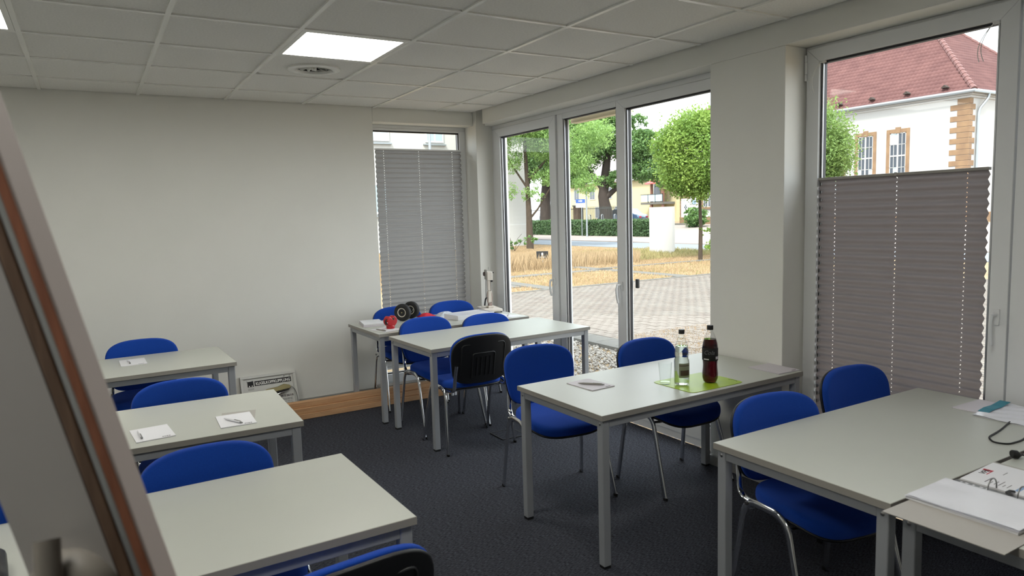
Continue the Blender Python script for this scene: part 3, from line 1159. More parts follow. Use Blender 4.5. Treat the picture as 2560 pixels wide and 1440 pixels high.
# --- charger cable
cbl = thing('power_cable', 'black cable looping over the joint of the two right tables', 'cable', (0, 0, 0))
cz = ZT + .004
pts = fillet([(-.585, -5.006, cz + .012), (-.545, -5.030, cz + .004), (-.47, -5.060, cz), (-.30, -5.08, cz), (-.14, -5.04, cz), (-.10, -4.93, cz),
              (-.20, -4.885, cz), (-.36, -4.935, cz), (-.455, -4.925, cz), (-.475, -4.885, cz), (-.43, -4.845, cz), (-.30, -4.83, cz), (-.16, -4.80, cz)], .06, 6)
MB().tube(pts, .0032, n=8).build('cord', M['black'], cbl, smooth=60)
MB().lathe([(.0, 0), (.012, 0), (.0145, .004), (.0145, .020), (.010, .026), (.005, .034)], 14, frame_of((-.600, -4.998, cz + .014), (0, 0, 1), (-.55, -.83, 0), (.83, -.5, -.15))).build('plug', M['black'], cbl, smooth=50)
MB().tube([(-.535, -5.034, cz + .003), (-.49, -5.052, cz + .003)], .007, .0055, n=8).build('cable_sleeve', M['black'], cbl, smooth=50)

# --- things on the cluttered back table (table turned by .022)
bk = thing('paper_stack', 'stack of white booklets at the left end of the cluttered table', 'paper', (-1.292, -.470, ZT + .0005), -.18)
for k in range(3):
    MB().box(-.088 + .002 * k, .088 - .001 * k, -.125, .125 - .002 * k, .009 * k, .009 * k + .0085).build('booklet', M['paper'] if k == 2 else M['greypad'], bk, bevel=.001)
notepad((-1.296, -.812, ZT + .0005), (.170, .200), .30, 'notepad half under the red coupling part at the table corner', M['paper'], False)
pen((-1.352, -.850, ZT + .0047), -1.35, 'grey pen on the pad beside the red coupling part', M['greymetal'], M['steel'])

rd = thing('coupling_guard', 'red plastic ball coupling part standing on the notepad', 'part', (-1.246, -.792, ZT + .0047), .35)
hp = []
for k in range(40):
    a = 2 * PI * k / 40
    rr = .050 * (1 + .10 * math.cos(2 * a))
    x, z = rr * math.cos(a), .062 + .050 * math.sin(a)
    d = math.atan2(math.sin(a - PI / 2), math.cos(a - PI / 2))
    if abs(d) < .55:
        z -= .030 * (1 - abs(d) / .55)
    hp.append((x, z))
X = frame_of((0, 0, 0), (1, 0, 0), (0, 0, 1), (0, -1, 0))
MB().prism(hp, -.028, .028, X).build('housing', M['red'], rd, bevel=.010, seg=3, smooth=50)
MB().lathe([(.032, 0), (.034, .004), (.034, .02), (.026, .03)], 20).build('base_collar', M['red'], rd, smooth=50)
MB().tube(fillet([(-.046, -.012, .080), (-.064, -.014, .070), (-.060, -.012, .045), (-.040, -.010, .040)], .012), .006, n=8).build('lock_lever', M['black'], rd, smooth=50)
MB().box(-.058, -.044, -.026, -.012, .050, .058).build('lock_insert', M['chrome'], rd, bevel=.002)
MB().box(.004, .016, -.031, -.027, .070, .090).build('green_marker', mat('dark_green', (20, 66, 44), .5), rd, bevel=.002)

wh = thing('wheel_axle', 'model axle with two black wheels on the cluttered table', 'wheels', (-1.000, -.455, ZT + .0765))
ax_dir = Vector((.76, .65, 0)).normalized()
side = Vector((-ax_dir.y, ax_dir.x, 0))
for name, off in (('wheel', 0.0), ('wheel', .165)):
    T = frame_of(ax_dir * off, side, (0, 0, 1), -ax_dir)
    w = MB().lathe([(.038, .019), (.044, .023), (.068, .0215), (.0735, .017), (.0755, .008), (.0755, -.008), (.0735, -.017), (.068, -.0215), (.044, -.023), (.038, -.019)], 40, T).build('wheel', M['rubber'], wh, smooth=40)
    MB().lathe([(.0, .006), (.025, .006), (.027, .012), (.034, .021), (.0395, .0225), (.041, .019), (.041, -.019), (.036, -.021), (.030, -.010), (0, -.010)], 32, T).build('rim', mat('cream_rim', (200, 194, 180), .4), w, smooth=40)
    MB().lathe([(.0, .020), (.006, .020), (.007, .017), (.015, .016), (.018, .010), (.024, .0085), (.024, .004)], 24, T).build('hub', M['brass'], w, smooth=40)
    nb = MB()
    for k in range(5):
        a = 2 * PI * k / 5
        nb.lathe([(.0032, .004), (.0032, .014), (0, .0145)], 8, T @ Matrix.Translation((.0185 * math.cos(a), .0185 * math.sin(a), 0)))
    nb.build('wheel_nut', M['steel'], w)
MB().tube([ax_dir * .0, ax_dir * .165], .009, n=10).build('axle', M['steel'], wh, smooth=50)
MB().tube([ax_dir * .11 + Vector((0, 0, .0)), ax_dir * .11 + side * -.03 + Vector((0, 0, -.01)), ax_dir * .10 + side * -.05 + Vector((0, 0, .012))], .003, n=6).build('brake_cable', M['steel'], wh, smooth=50)

def mound(name, m, c, a, b, h, seed, label, cat, rough=.35, rz=0):
    r = random.Random(seed)
    n, k = 28, 9
    vs, fs = [], []
    ph = [r.random() * 6 for _ in range(6)]
    for j in range(k + 1):
        t = j / k
        for i in range(n):
            th = 2 * PI * i / n
            w = 1 + rough * .35 * math.sin(3 * th + ph[0]) + rough * .2 * math.sin(7 * th + ph[1])
            z = h * (1 - t ** 1.6) * (1 + rough * math.sin(5 * th + ph[2] + t * 4) * .6 * t) if t < 1 else 0.0008
            vs.append((a * t * w * math.cos(th), b * t * w * math.sin(th), max(.0008, z)))
    for j in range(k):
        for i in range(n):
            fs.append((j * n + i, j * n + (i + 1) % n, (j + 1) * n + (i + 1) % n, (j + 1) * n + i))
    o = MB().add(vs, fs).build(name, m, smooth=55)
    o.location = c
    o.rotation_euler = (0, 0, rz)
    return tag(o, label, cat)


mound('cleaning_cloth', M['redcloth'], (-.735, -.345, ZT + .0005), .085, .06, .034, 3, 'crumpled red cloth behind the wheels on the back table', 'cloth')
mound('plastic_bag', M['bag'], (-.560, -.395, ZT + .0005), .095, .075, .036, 8, 'crumpled pale plastic bag beside the red cloth', 'bag', .5)
slab('paper_sheet', M['paper'], (-1.115, -.42, ZT + .0005), (.20, .16), .5, .001, 'white paper lying under the black wheels', 'paper')
bx = thing('parts_tray', 'flat white cardboard tray on the cluttered table', 'tray', (-.445, -.640, ZT + .0005), .10)
MB().box(-.19, .19, -.115, .115, 0, .003).build('tray_base', M['paper'], bx)
for (x0, x1, y0, y1) in ((-.19, .19, -.115, -.112), (-.19, .19, .112, .115), (-.19, -.187, -.112, .112), (.187, .19, -.112, .112)):
    MB().box(x0, x1, y0, y1, .003, .040).build('tray_side', M['paper'], bx)
MB().box(-.18, .175, -.105, .105, .031, .035).build('inlay_sheet', M['sleeve'], bx)
slab('paper_sheet', M['paper'], (-.150, -.800, ZT + .0005), (.130, .240), .30, .001, 'loose white sheet right of the white machine, pen on it', 'paper')
pen((-.135, -.800, ZT + .0018), .95, 'blue-grey pen on the loose sheet right of the machine', M['greymetal'], M['steel'])
slab('paper_sheet', M['paper'], (-.650, -.560, ZT + .0005), (.15, .21), -.4, .001, 'white sheet under the plastic bag and tray', 'paper')

# --- cream stand with lever column
ms = thing('test_stand', 'cream metal demonstration stand with upright column by the corner', 'machine', (-.120, -.430, ZT + .0005), -.22)
b = MB()
b.prism([(-.085, -.14), (.085, -.14), (.085, .14), (-.085, .14)], .008, .034)
b.build('base_plate', M['cream'], ms, bevel=.006, smooth=40)
for x in (-.075, .075):
    for y in (-.125, .125):
        MB().lathe([(.010, 0), (.011, .003), (.009, .010)], 10, Matrix.Translation((x, y, 0))).build('rubber_foot', M['black'], ms, smooth=40)
MB().tube([(.093, -.12, .028), (.093, .13, .028)], .004, n=8).build('side_rail', M['steel'], ms, smooth=40)
MB().box(-.022, .030, -.04, .045, .034, .052).build('column_foot', M['cream'], ms, bevel=.004)
MB().box(-.010, .022, -.022, .022, .050, .075).build('column_joint', mat('pinkish_grey', (150, 132, 124), .5), ms, bevel=.004)
lp = [(.004 + .024 * math.cos(a) * (1 - .1 * math.sin(a)), 0, .135 + .068 * math.sin(a)) for a in np.linspace(0, 2 * PI, 28)[:-1]]
MB().tube(lp, .0055, n=8, closed=True).build('grip_loop', mat('taupe_enamel', (168, 150, 140), .45), ms, smooth=50)
MB().box(-.012, .020, -.010, .010, .085, .190).build('grip_web', M['cream'], ms, bevel=.004)
MB().box(-.014, .020, -.016, .016, .195, .300).build('column', M['cream'], ms, bevel=.004)
MB().tube([(.016, -.018, .195), (.016, -.018, .285)], .003, n=6).build('column_rod', M['steel'], ms, smooth=50)
MB().box(-.022, .032, -.030, .030, .290, .372).build('head_box', M['cream'], ms, bevel=.006, smooth=40)
MB().box(-.036, -.020, -.020, .020, .300, .392).build('head_plate', M['greymetal'], ms, bevel=.004)
MB().lathe([(0, .014), (.016, .014), (.020, .008), (.020, 0)], 16, frame_of((-.036, 0, .352), (0, 1, 0), (0, 0, 1), (-1, 0, 0))).build('dial_knob', mat('dark_taupe', (70, 56, 52), .5), ms, smooth=40)
MB().tube([(.032, 0, .360), (.050, -.004, .360)], .005, n=8).build('clamp_screw', M['dark'], ms, smooth=40)
MB().lathe([(0, .012), (.010, .012), (.011, 0)], 12, frame_of((.022, -.016, .285), (0, 0, 1), (1, 0, 0), (0, -1, 0))).build('lock_knob', M['dark'], ms, smooth=40)
for y in (-.010, .010):
    MB().tube([(-.030, y, .125), (-.026, y, .300)], .0022, n=6).build('guide_rod', M['steel'], ms, smooth=40)
MB().tube(fillet([(-.024, 0, .135), (-.040, 0, .118), (-.044, 0, .070), (-.042, 0, .056)], .02), .008, .006, n=8, taper=[1.2] * 8 + [.7] * 20).build('trigger_lever', M['black'], ms, smooth=50) if False else \
    MB().tube([(-.022, 0, .132), (-.036, 0, .116), (-.042, 0, .085), (-.046, 0, .056)], .011, .007, n=8).build('trigger_lever', M['black'], ms, smooth=50)
MB().box(-.075, -.025, -.020, .020, .046, .052).build('specimen_plate', M['cream'], ms, bevel=.002)
MB().tube([(.0, 0, .390), (.0, 0, .415)], .0012, n=5).build('needle', M['steel'], ms)

# --- training board on the floor
tbd = thing('training_board', 'framed white board lettered KUGELKOPFKUPPLUNG leaning on the back wall', 'board', (-2.075, -.128, 0))
tilt = math.atan2(.105, .325)
T = frame_of((0, 0, .001), (1, 0, 0), (0, math.sin(tilt), math.cos(tilt)), (0, -math.cos(tilt), math.sin(tilt)))
W_, Hh = .455, .345
MB().box(-W_ / 2, W_ / 2, 0, Hh, -.018, -.004, T).build('back_panel', M['board'], tbd)
for (x0, x1, y0, y1) in ((-W_ / 2, W_ / 2, Hh - .022, Hh), (-W_ / 2, W_ / 2, 0, .022), (-W_ / 2, -W_ / 2 + .022, .022, Hh - .022), (W_ / 2 - .022, W_ / 2, .022, Hh - .022)):
    MB().box(x0, x1, y0, y1, -.020, .006, T).build('frame_strip', M['board'], tbd, bevel=.002)
gr = MB()
gr.box(-.20, .20, Hh - .030, Hh - .0285, -.004, -.0034, T)
gr.box(.199, .2005, .03, Hh - .03, -.004, -.0034, T)
gr.build('inner_line', M['ink'], tbd)
hd = MB().box(-.115, .185, Hh - .088, Hh - .048, -.004, -.002, T).build('title_strip', M['inkb'], tbd)
text_obj('title_lettering', 'KUGELKOPFKUPPLUNG', .034, M['whiteprint'], hd, T @ Matrix.Translation((-.107, Hh - .081, -.0016)), width=.283, embolden=.0011)
lg = MB().box(-.172, -.124, Hh - .092, Hh - .046, -.004, -.002, T).build('emblem', M['inkb'], tbd)
e = MB()
for u, v in ((-.158, Hh - .088), (-.136, Hh - .088)):
    e.lathe([(0, .0006), (.005, .0006), (.005, 0)], 12, T @ Matrix.Translation((u, v + .003, -.002)))
e.build('emblem_dot', M['whiteprint'], lg)
for (u, v) in ((-.175, Hh - .044), (-.130, Hh - .044), (.175, Hh - .036), (.130, Hh - .036)):
    MB().lathe([(0, .006), (.004, .006), (.005, .002), (.0035, -.004)], 12, T @ Matrix.Translation((u, v, 0))).build('pin', M['chrome'], tbd, smooth=50)
bt = MB()
for k, v in enumerate((.145, .136)):
    x = .085
    for w in (.022, .016, .028, .010, .018):
        bt.box(x, min(x + w, .19), v - .0025, v + .0025, -.004, -.003, T)
        x += w + .004
bt.build('bold_text_line', M['inkb'], tbd)
bt = MB()
for k, v in enumerate((.118, .112, .106, .092, .078, .072, .066, .052)):
    x = .085
    for w in ((.03, .012, .024, .02), (.014, .03, .02, .018))[k % 2]:
        bt.box(x, x + w, v - .0014, v + .0014, -.004, -.0034, T)
        x += w + .003
for k in range(3):
    bt.box(-.172, -.124, Hh - .106 - .006 * k, Hh - .104 - .006 * k, -.004, -.0034, T)
bt.build('text_line', M['ink'], tbd)
cp = MB()
cp.prism([(-.06, .195), (-.03, .215), (.06, .222), (.115, .240), (.165, .225), (.172, .205), (.16, .192), (.05, .180), (-.02, .172), (-.055, .178)], 0, .030, T)
cp.build('coupling_head', M['brass'], tbd, bevel=.006, smooth=50)
MB().tube([T @ Vector(p) for p in ((-.01, .165, .02), (.06, .175, .024), (.150, .192, .022))], .010, .008, n=10).build('coupling_slot', M['black'], tbd, smooth=50)
MB().tube([T @ Vector(p) for p in ((.0, .150, .018), (.05, .158, .024), (.110, .172, .020))], .009, n=10).build('coupling_lever', M['chrome'], tbd, smooth=50)
MB().lathe([(0, .016), (.010, .013), (.014, .004), (.012, 0)], 14, T @ Matrix.Translation((-.035, .190, .030))).build('ball_head', M['chrome'], tbd, smooth=50)
pts = [T @ Vector((.165 + .052 * math.sin(a * 1.0), .215 - .11 * (1 - math.cos(a)), .012 + .004 * math.sin(a))) for a in np.linspace(0, 2.2, 16)]
MB().tube(pts, .0028, n=6).build('breakaway_cable', M['steel'], tbd, smooth=50)

# --- timber battens
wg = 'pine battens stacked along the back wall'
for k, (y0, y1, z0, x0, x1, lb) in enumerate(((-.452, -.385, .0005, -2.62, -.560, 'pine batten lying on the carpet, lowest of the three'),
                                               (-.440, -.373, .0455, -2.60, -.535, 'pine batten in the middle of the stack of three'),
                                               (-.412, -.345, .0905, -2.66, -.580, 'pine batten on top of the stack of three'))):
    o = MB().box(x0, x1, y0, y1, z0, z0 + .044).build('timber_batten', M['wood'], bevel=.003)
    tag(o, lb, 'batten', wg)

# flat packs leaning in the window behind the battens
fpk = [((-.80, -.20), .42, .055, .24, M['greymetal'], 'grey flat pack lying under the cluttered table by the window'),
       ((-.70, -.215), .46, .05, .19, M['paper'], 'white flat pack leaning before the grey one under the back table')]
o = MB().box(-.24, .22, -.05, .05, 0, .035).build('flat_carton', M['greymetal'], bevel=.004)
o.location = (-.95, -.17, .002)
tag(o, 'grey flat carton on the floor under the cluttered table', 'carton', 'cartons under the back table')
o = MB().box(-.25, .22, -.055, .045, 0, .04).build('flat_carton', M['paper'], bevel=.004)
o.location = (-.94, -.165, .038)
o.rotation_euler = (0, 0, .06)
tag(o, 'white flat carton in the middle under the cluttered table', 'carton', 'cartons under the back table')
o = MB().box(-.22, .22, -.045, .045, 0, .03).build('flat_carton', M['binder'], bevel=.004)
o.location = (-.93, -.175, .080)
o.rotation_euler = (0, 0, -.08)
tag(o, 'beige flat carton topmost under the cluttered table', 'carton', 'cartons under the back table')

for k, lb_ in enumerate(('short white tube standing at the batten ends, left of the pair', 'short white tube standing at the batten ends, right of the pair')):
    o = MB().lathe([(.0, 0), (.013, 0), (.0135, .002), (.0135, .060), (.010, .062), (.010, .045), (0, .045)], 18).build('white_tube', M['paper'], smooth=50)
    o.location = (-.575 + .032 * k, -.50 + .006 * k, .0005)
    tag(o, lb_, 'tube', 'white tubes by the battens')

# floor socket lid
fb = thing('floor_socket', 'square carpeted floor socket lid behind the bottle table chair', 'floor socket', (-.745, -1.775, .0008), 0)
MB().box(-.09, .09, -.09, .09, 0, .004).build('lid', M['carpet'], fb)
f_ = MB()
for (x0, x1, y0, y1) in ((-.10, .10, .092, .10), (-.10, .10, -.10, -.092), (-.10, -.092, -.092, .092), (.092, .10, -.092, .092)):
    f_.box(x0, x1, y0, y1, 0, .005)
f_.build('lid_frame', M['black'], fb)

# black case on the nearest left table
bc = thing('equipment_case', 'black equipment case on the near-left table past the leaning board', 'case', (-3.66, -4.02, ZT + .0005), .1)
MB().box(-.13, .13, -.09, .09, 0, .07).build('case_body', M['dark'], bc, bevel=.02, seg=3, smooth=40)
MB().tube(fillet([(-.05, -.09, .03), (-.05, -.125, .035), (.05, -.125, .035), (.05, -.09, .03)], .02), .008, n=8).build('case_handle', M['chrome'], bc, smooth=50)

# --- leaning framed board close to the camera
A_ = Vector((-3.2567, -5.388, 1.270))
B_ = Vector((-3.3637, -5.339, 1.742))
ed = (B_ - A_).normalized()
wdir = Vector((-.80, .60, 0))
wdir = (wdir - ed * wdir.dot(ed)).normalized()
nrm = wdir.cross(ed).normalized()
if nrm.dot(Vector((-3.2878, -6.1369, 1.6192)) - A_) < 0:
    nrm = -nrm
s0 = -A_.z / ed.z
A0 = A_ + ed * (s0 + .012)
Lb = 2.05
TBm = frame_of(A0, wdir, ed, nrm)          # u leftwards into the board, v along its edge, w towards the viewer
lbd = thing('leaning_board', 'slanting white demonstration board with brown wooden frame close to the camera', 'board', (0, 0, 0))
def strip(name, u0, u1, w0, w1, m, v0=0.0, v1=Lb, bevel=.0015):
    return MB().box(u0, u1, v0, v1, w0, w1, TBm).build(name, m, lbd, bevel=bevel)
FB = mat('taupe_board', (168, 156, 150), .5)
strip('outer_frame', .0, .003, -.028, .000, FB)
strip('wood_lip', .003, .015, -.026, -.0005, mat('orange_wood', (176, 112, 82), .5, rgb2=(150, 92, 66), vscale=8, stretch=(12, 12, 1)))
strip('alu_inlay', .015, .024, -.026, -.002, M['alu'])
strip('inner_frame', .024, .038, -.026, -.0005, mat('brown_frame', (132, 104, 84), .5, rgb2=(110, 84, 66), vscale=8, stretch=(12, 12, 1)))
strip('rebate', .038, .045, -.026, -.006, mat('dark_rebate', (66, 50, 44), .6))
strip('writing_panel', .045, .146, -.026, -.012, mat('panel_white', (196, 192, 190), .35))
T = TBm @ Matrix.Translation((.097, (1.30 - A0.z) / ed.z - .030, -.012))
gm = mat('grey_device', (132, 126, 118), .5)
MB().lathe([(.048, 0), (.047, .012), (.040, .024), (.024, .031), (0, .033)], 32, T).build('mounted_dome', gm, lbd, smooth=50)
MB().tube([T @ Vector((-.012, y, .026 + .026 * math.sin(PI * (y + .13) / .20))) for y in np.linspace(-.13, .07, 14)], .008, .012, n=10).build('grip_bar', gm, lbd, smooth=50)
fo = MB()
fo.box(-.28, .34, -.20, .20, 0.0006, .022, Matrix.Translation((A0.x - .08, A0.y + .08, 0)))
fo.build('floor_plate', M['silver'], lbd, bevel=.004)
st = MB()
q0 = TBm @ Vector((.13, 1.2, -.03))
st.tube([q0, (q0.x - .02, q0.y + .05, q0.z - .3), (A0.x - .16, A0.y + .20, .02)], .012, n=10)
st.build('rear_strut', M['silver'], lbd, smooth=50)

# ================================================================== OUTSIDE
G = -.10


def omat(name, rgb, *a, k=.27, **kw):
    def f(c):
        o = []
        for v in lin(c):
            v *= k
            o.append(255 * (12.92 * v if v < .0031308 else 1.055 * v ** (1 / 2.4) - .055))
        return tuple(o)
    if kw.get('rgb2'):
        kw['rgb2'] = f(kw['rgb2'])
    if kw.get('trans'):
        kw['trans'] = (f(kw['trans'][0]), kw['trans'][1])
    return mat(name, f(rgb), *a, **kw)


M['soil'] = omat('dry_soil', (206, 178, 136), .95, rgb2=(168, 142, 104), vscale=1.6, bump=.4, bscale=14, k=.42)
M['straw'] = omat('dry_grass', (222, 196, 158), .9, rgb2=(200, 170, 128), vscale=.7, trans=((222, 198, 160), .3), k=.58)
M['grass'] = omat('mixed_grass', (212, 194, 140), .9, rgb2=(160, 164, 106), vscale=.55, trans=((205, 195, 140), .3), k=.55)
M['weeds'] = omat('dry_weeds', (196, 164, 124), .9, rgb2=(150, 128, 92), vscale=6, k=.5)
M['paver'] = omat('concrete_paver', (205, 196, 184), .9, rgb2=(188, 174, 162), vscale=2.2, bump=.2, bscale=60)
M['joint'] = omat('sand_joint', (150, 138, 122), .95, var=.1, vscale=8)
M['slabs'] = omat('grey_paver', (168, 166, 158), .9, var=.06, vscale=4)
M['gravel'] = omat('gravel_stone', (206, 200, 190), .85, rgb2=(134, 126, 116), vscale=16, k=.62)
M['gravelbed'] = omat('gravel_bed', (120, 114, 104), .95, var=.2, vscale=30)
M['asphalt'] = omat('asphalt', (150, 160, 170), .9, var=.05, vscale=3, k=.5)
M['walk'] = omat('pink_pavement', (208, 194, 186), .9, var=.04, vscale=2, k=.4)
M['bark'] = omat('tree_bark', (132, 112, 92), .9, rgb2=(100, 84, 68), vscale=5, stretch=(6, 6, 1), bump=.6, bscale=12)
M['barkdark'] = omat('old_bark', (112, 96, 86), .9, rgb2=(82, 70, 62), vscale=4, stretch=(5, 5, .6), bump=.8, bscale=9)
def leafmat(n, a, b, tr):
    return omat(n, a, .55, rgb2=b, vscale=1.1, trans=(tr, .38), spec=.25, k=.92)
M['leafA'] = leafmat('robinia_leaf', (108, 142, 84), (150, 180, 112), (160, 195, 105))
M['leafB'] = leafmat('old_tree_leaf', (76, 106, 68), (116, 146, 90), (130, 168, 90))
M['leafC'] = leafmat('maple_leaf', (90, 124, 60), (140, 164, 84), (150, 180, 88))
M['leafD'] = leafmat('lime_tree_leaf', (86, 116, 62), (130, 154, 92), (140, 165, 88))
M['leafH'] = leafmat('hedge_leaf', (62, 88, 58), (88, 114, 78), (100, 130, 78))
M['render'] = omat('white_render', (238, 237, 233), .9, bump=.15, bscale=40, k=.45)
M['yellow'] = omat('yellow_render', (244, 230, 184), .9, k=.5)
M['sand'] = omat('sandstone', (190, 154, 116), .85, rgb2=(166, 132, 102), vscale=2.4, bump=.3, bscale=12, k=.42)
M['rooftile'] = omat('red_roof_tile', (172, 124, 120), .8, rgb2=(150, 106, 104), vscale=1.3, spec=.2, k=.29)
M['ridge'] = omat('ridge_tile', (178, 122, 116), .7, var=.08, vscale=3)
M['zinc'] = mat('zinc_gutter', (140, 146, 150), .45, .6)
M['darkglass'] = mat('dark_window_glass', (70, 76, 84), .12, spec=.6)
M['lightglass'] = mat('pale_window_glass', (150, 170, 182), .12, spec=.6)
M['solar'] = omat('solar_panel', (84, 96, 122), .2, spec=.7)
M['iron'] = mat('iron_rail', (70, 74, 72), .5, .5)
M['brickwall'] = omat('brown_stone_wall', (150, 126, 104), .9, rgb2=(120, 100, 84), vscale=4)

o = MB().box(-60, 95, .35, 95, G - .35, G - .03).build('ground', M['soil'])
o2 = MB().box(.35, 95, -60, .35, G - .35, G - .03)
me2 = o2.mesh('g2')
bmg = bmesh.new()
bmg.from_mesh(o.data)
bmg.from_mesh(me2)
bmg.to_mesh(o.data)
bmg.free()
tag(o, 'dry bare ground around the building', 'ground', kind='structure')

# paved yard
pav = thing('paved_yard', 'sunlit yard of small pale concrete pavers outside the windows', 'pavement', kind='structure')
MB().box(2.33, 13.6, -6.0, 7.02, G - .028, G - .006).build('joint_bed', M['joint'], pav)
psrc = None
px_, py_ = .100, .200
rndp = random.Random(2)
cells = []
nxp, nyp = int((13.6 - 2.75) / px_), int(13.0 / py_)
for i in range(nxp):
    for j in range(nyp):
        x = 2.78 + px_ * i
        y = -5.98 + py_ * j + (px_ if i % 2 else 0)
        if y + .1 > 7.0:
            continue
        s_ = (y + 6.137) / (x + 3.288)
        vis = .90 < s_ < 1.80
        cells.append((0 if vis else 1, (x + 3.288) ** 2 + (y + 6.137) ** 2, x, y))
cells.sort()
vs, fs = [], []
for k, (nv, d, x, y) in enumerate(cells):
    dz = rndp.uniform(-.004, .003)
    if k < 300 and nv == 0:
        if psrc is None:
            psrc = MB().box(-.047, .047, -.096, .096, -.02, 0).build('paver', M['paver'], pav, loc=(x, y, G + dz))
        else:
            inst(psrc, 'paver', (x, y, G + dz), pav)
    else:
        o_ = len(vs)
        z = G + dz
        vs += [(x - .047, y - .096, z - .02), (x + .047, y - .096, z - .02), (x + .047, y + .096, z - .02), (x - .047, y + .096, z - .02),
               (x - .047, y - .096, z), (x + .047, y - .096, z), (x + .047, y + .096, z), (x - .047, y + .096, z)]
        fs += [(o_ + 4, o_ + 5, o_ + 6, o_ + 7), (o_, o_ + 1, o_ + 5, o_ + 4), (o_ + 1, o_ + 2, o_ + 6, o_ + 5), (o_ + 2, o_ + 3, o_ + 7, o_ + 6), (o_ + 3, o_, o_ + 4, o_ + 7)]
st_ = quick('pavers', vs, fs, M['paver'], pav)
st_['kind'] = 'stuff'
# border slabs next to the gravel
sb_ = None
for k in range(32):
    y = -5.8 + .40 * k
    if sb_ is None:
        sb_ = MB().box(-.19, .19, -.196, .196, -.02, 0).build('border_slab', M['slabs'], pav, bevel=.004, loc=(2.53, y, G))
    else:
        inst(sb_, 'border_slab', (2.53, y, G), pav)
kb = thing('kerb', 'narrow concrete edging between gravel and pavers', 'kerb', kind='structure')
ks = None
for k in range(13):
    y = -5.5 + 1.0 * k
    if ks is None:
        ks = MB().box(-.03, .03, -.497, .497, -.15, .02).build('kerb_stone', M['slabs'], kb, bevel=.006, loc=(2.30, y, G))
    else:
        bv = inst(ks, 'kerb_stone', (2.30, y, G), kb)

# gravel strip
rs = np.random.RandomState(5)
ico_v, ico_f = [], []
bmi = bmesh.new()
bmesh.ops.create_icosphere(bmi, subdivisions=1, radius=1)
bmi.verts.index_update()
ico_v = np.array([v.co[:] for v in bmi.verts])
ico_f = np.array([[v.index for v in f.verts] for f in bmi.faces])
bmi.free()
tag(MB().box(.35, 2.27, -6, 8, G - .12, G - .035).build('gravel_bed', M['gravelbed']), 'bed under the gravel strip along the window wall', 'ground', kind='structure')
n = 11000
pos = np.stack([rs.uniform(.45, 2.25, n), rs.uniform(-3.2, 2.9, n), rs.uniform(G - .045, G - .012, n)], 1)
sc_ = rs.uniform(.009, .024, (n, 1)) * rs.uniform(.65, 1.3, (n, 3))
an = rs.uniform(0, 2 * PI, n)
R_ = np.zeros((n, 3, 3))
R_[:, 0, 0] = np.cos(an); R_[:, 0, 1] = -np.sin(an); R_[:, 1, 0] = np.sin(an); R_[:, 1, 1] = np.cos(an); R_[:, 2, 2] = 1
vv = np.einsum('nij,nkj->nki', R_, ico_v[None] * sc_[:, None, :]) + pos[:, None, :]
ff = ico_f[None] + (np.arange(n) * len(ico_v))[:, None, None]
gr = quick('gravel', vv.reshape(-1, 3), ff.reshape(-1, 3), M['gravel'])
tag(gr, 'grey gravel strip outside the tall windows', 'gravel', kind='stuff')


def blades(name, pts, h0, h1, w, m, label, cat, seed, lean=.35, cap=False):
    r = np.random.RandomState(seed)
    n = len(pts)
    h = r.uniform(h0, h1, n)
    if cap:
        d_ = np.hypot(pts[:, 0] + 3.29, pts[:, 1] + 6.14)
        h = np.minimum(h, np.clip(1.66 - .051 * d_, .06, 9) * r.uniform(.75, 1.1, n))
    a = r.uniform(0, 2 * PI, n)
    dx, dy = np.cos(a), np.sin(a)
    b = r.uniform(0, 2 * PI, n)
    lx, ly = np.cos(b) * h * lean * r.rand(n), np.sin(b) * h * lean * r.rand(n)
    ww = w * r.uniform(.6, 1.4, n)
    v = np.zeros((n, 4, 3))
    v[:, 0] = np.stack([pts[:, 0] - dx * ww, pts[:, 1] - dy * ww, pts[:, 2]], 1)
    v[:, 1] = np.stack([pts[:, 0] + dx * ww, pts[:, 1] + dy * ww, pts[:, 2]], 1)
    v[:, 2] = np.stack([pts[:, 0] + lx * .5 + dx * ww * .7, pts[:, 1] + ly * .5 + dy * ww * .7, pts[:, 2] + h * .6], 1)
    v[:, 3] = np.stack([pts[:, 0] + lx, pts[:, 1] + ly, pts[:, 2] + h], 1)
    f = (np.array([[0, 1, 2, 3]]) + (np.arange(n) * 4)[:, None])
    o = quick(name, v.reshape(-1, 3), f, m)
    return tag(o, label, cat, kind='stuff')


def scatter(polys, n, seed, z=G - .03):
    r = np.random.RandomState(seed)
    out = []
    areas = np.array([(x1 - x0) * (y1 - y0) for x0, x1, y0, y1 in polys])
    for (x0, x1, y0, y1), k in zip(polys, (areas / areas.sum() * n).astype(int)):
        out.append(np.stack([r.uniform(x0, x1, k), r.uniform(y0, y1, k), np.full(k, z)], 1))
    return np.concatenate(out)


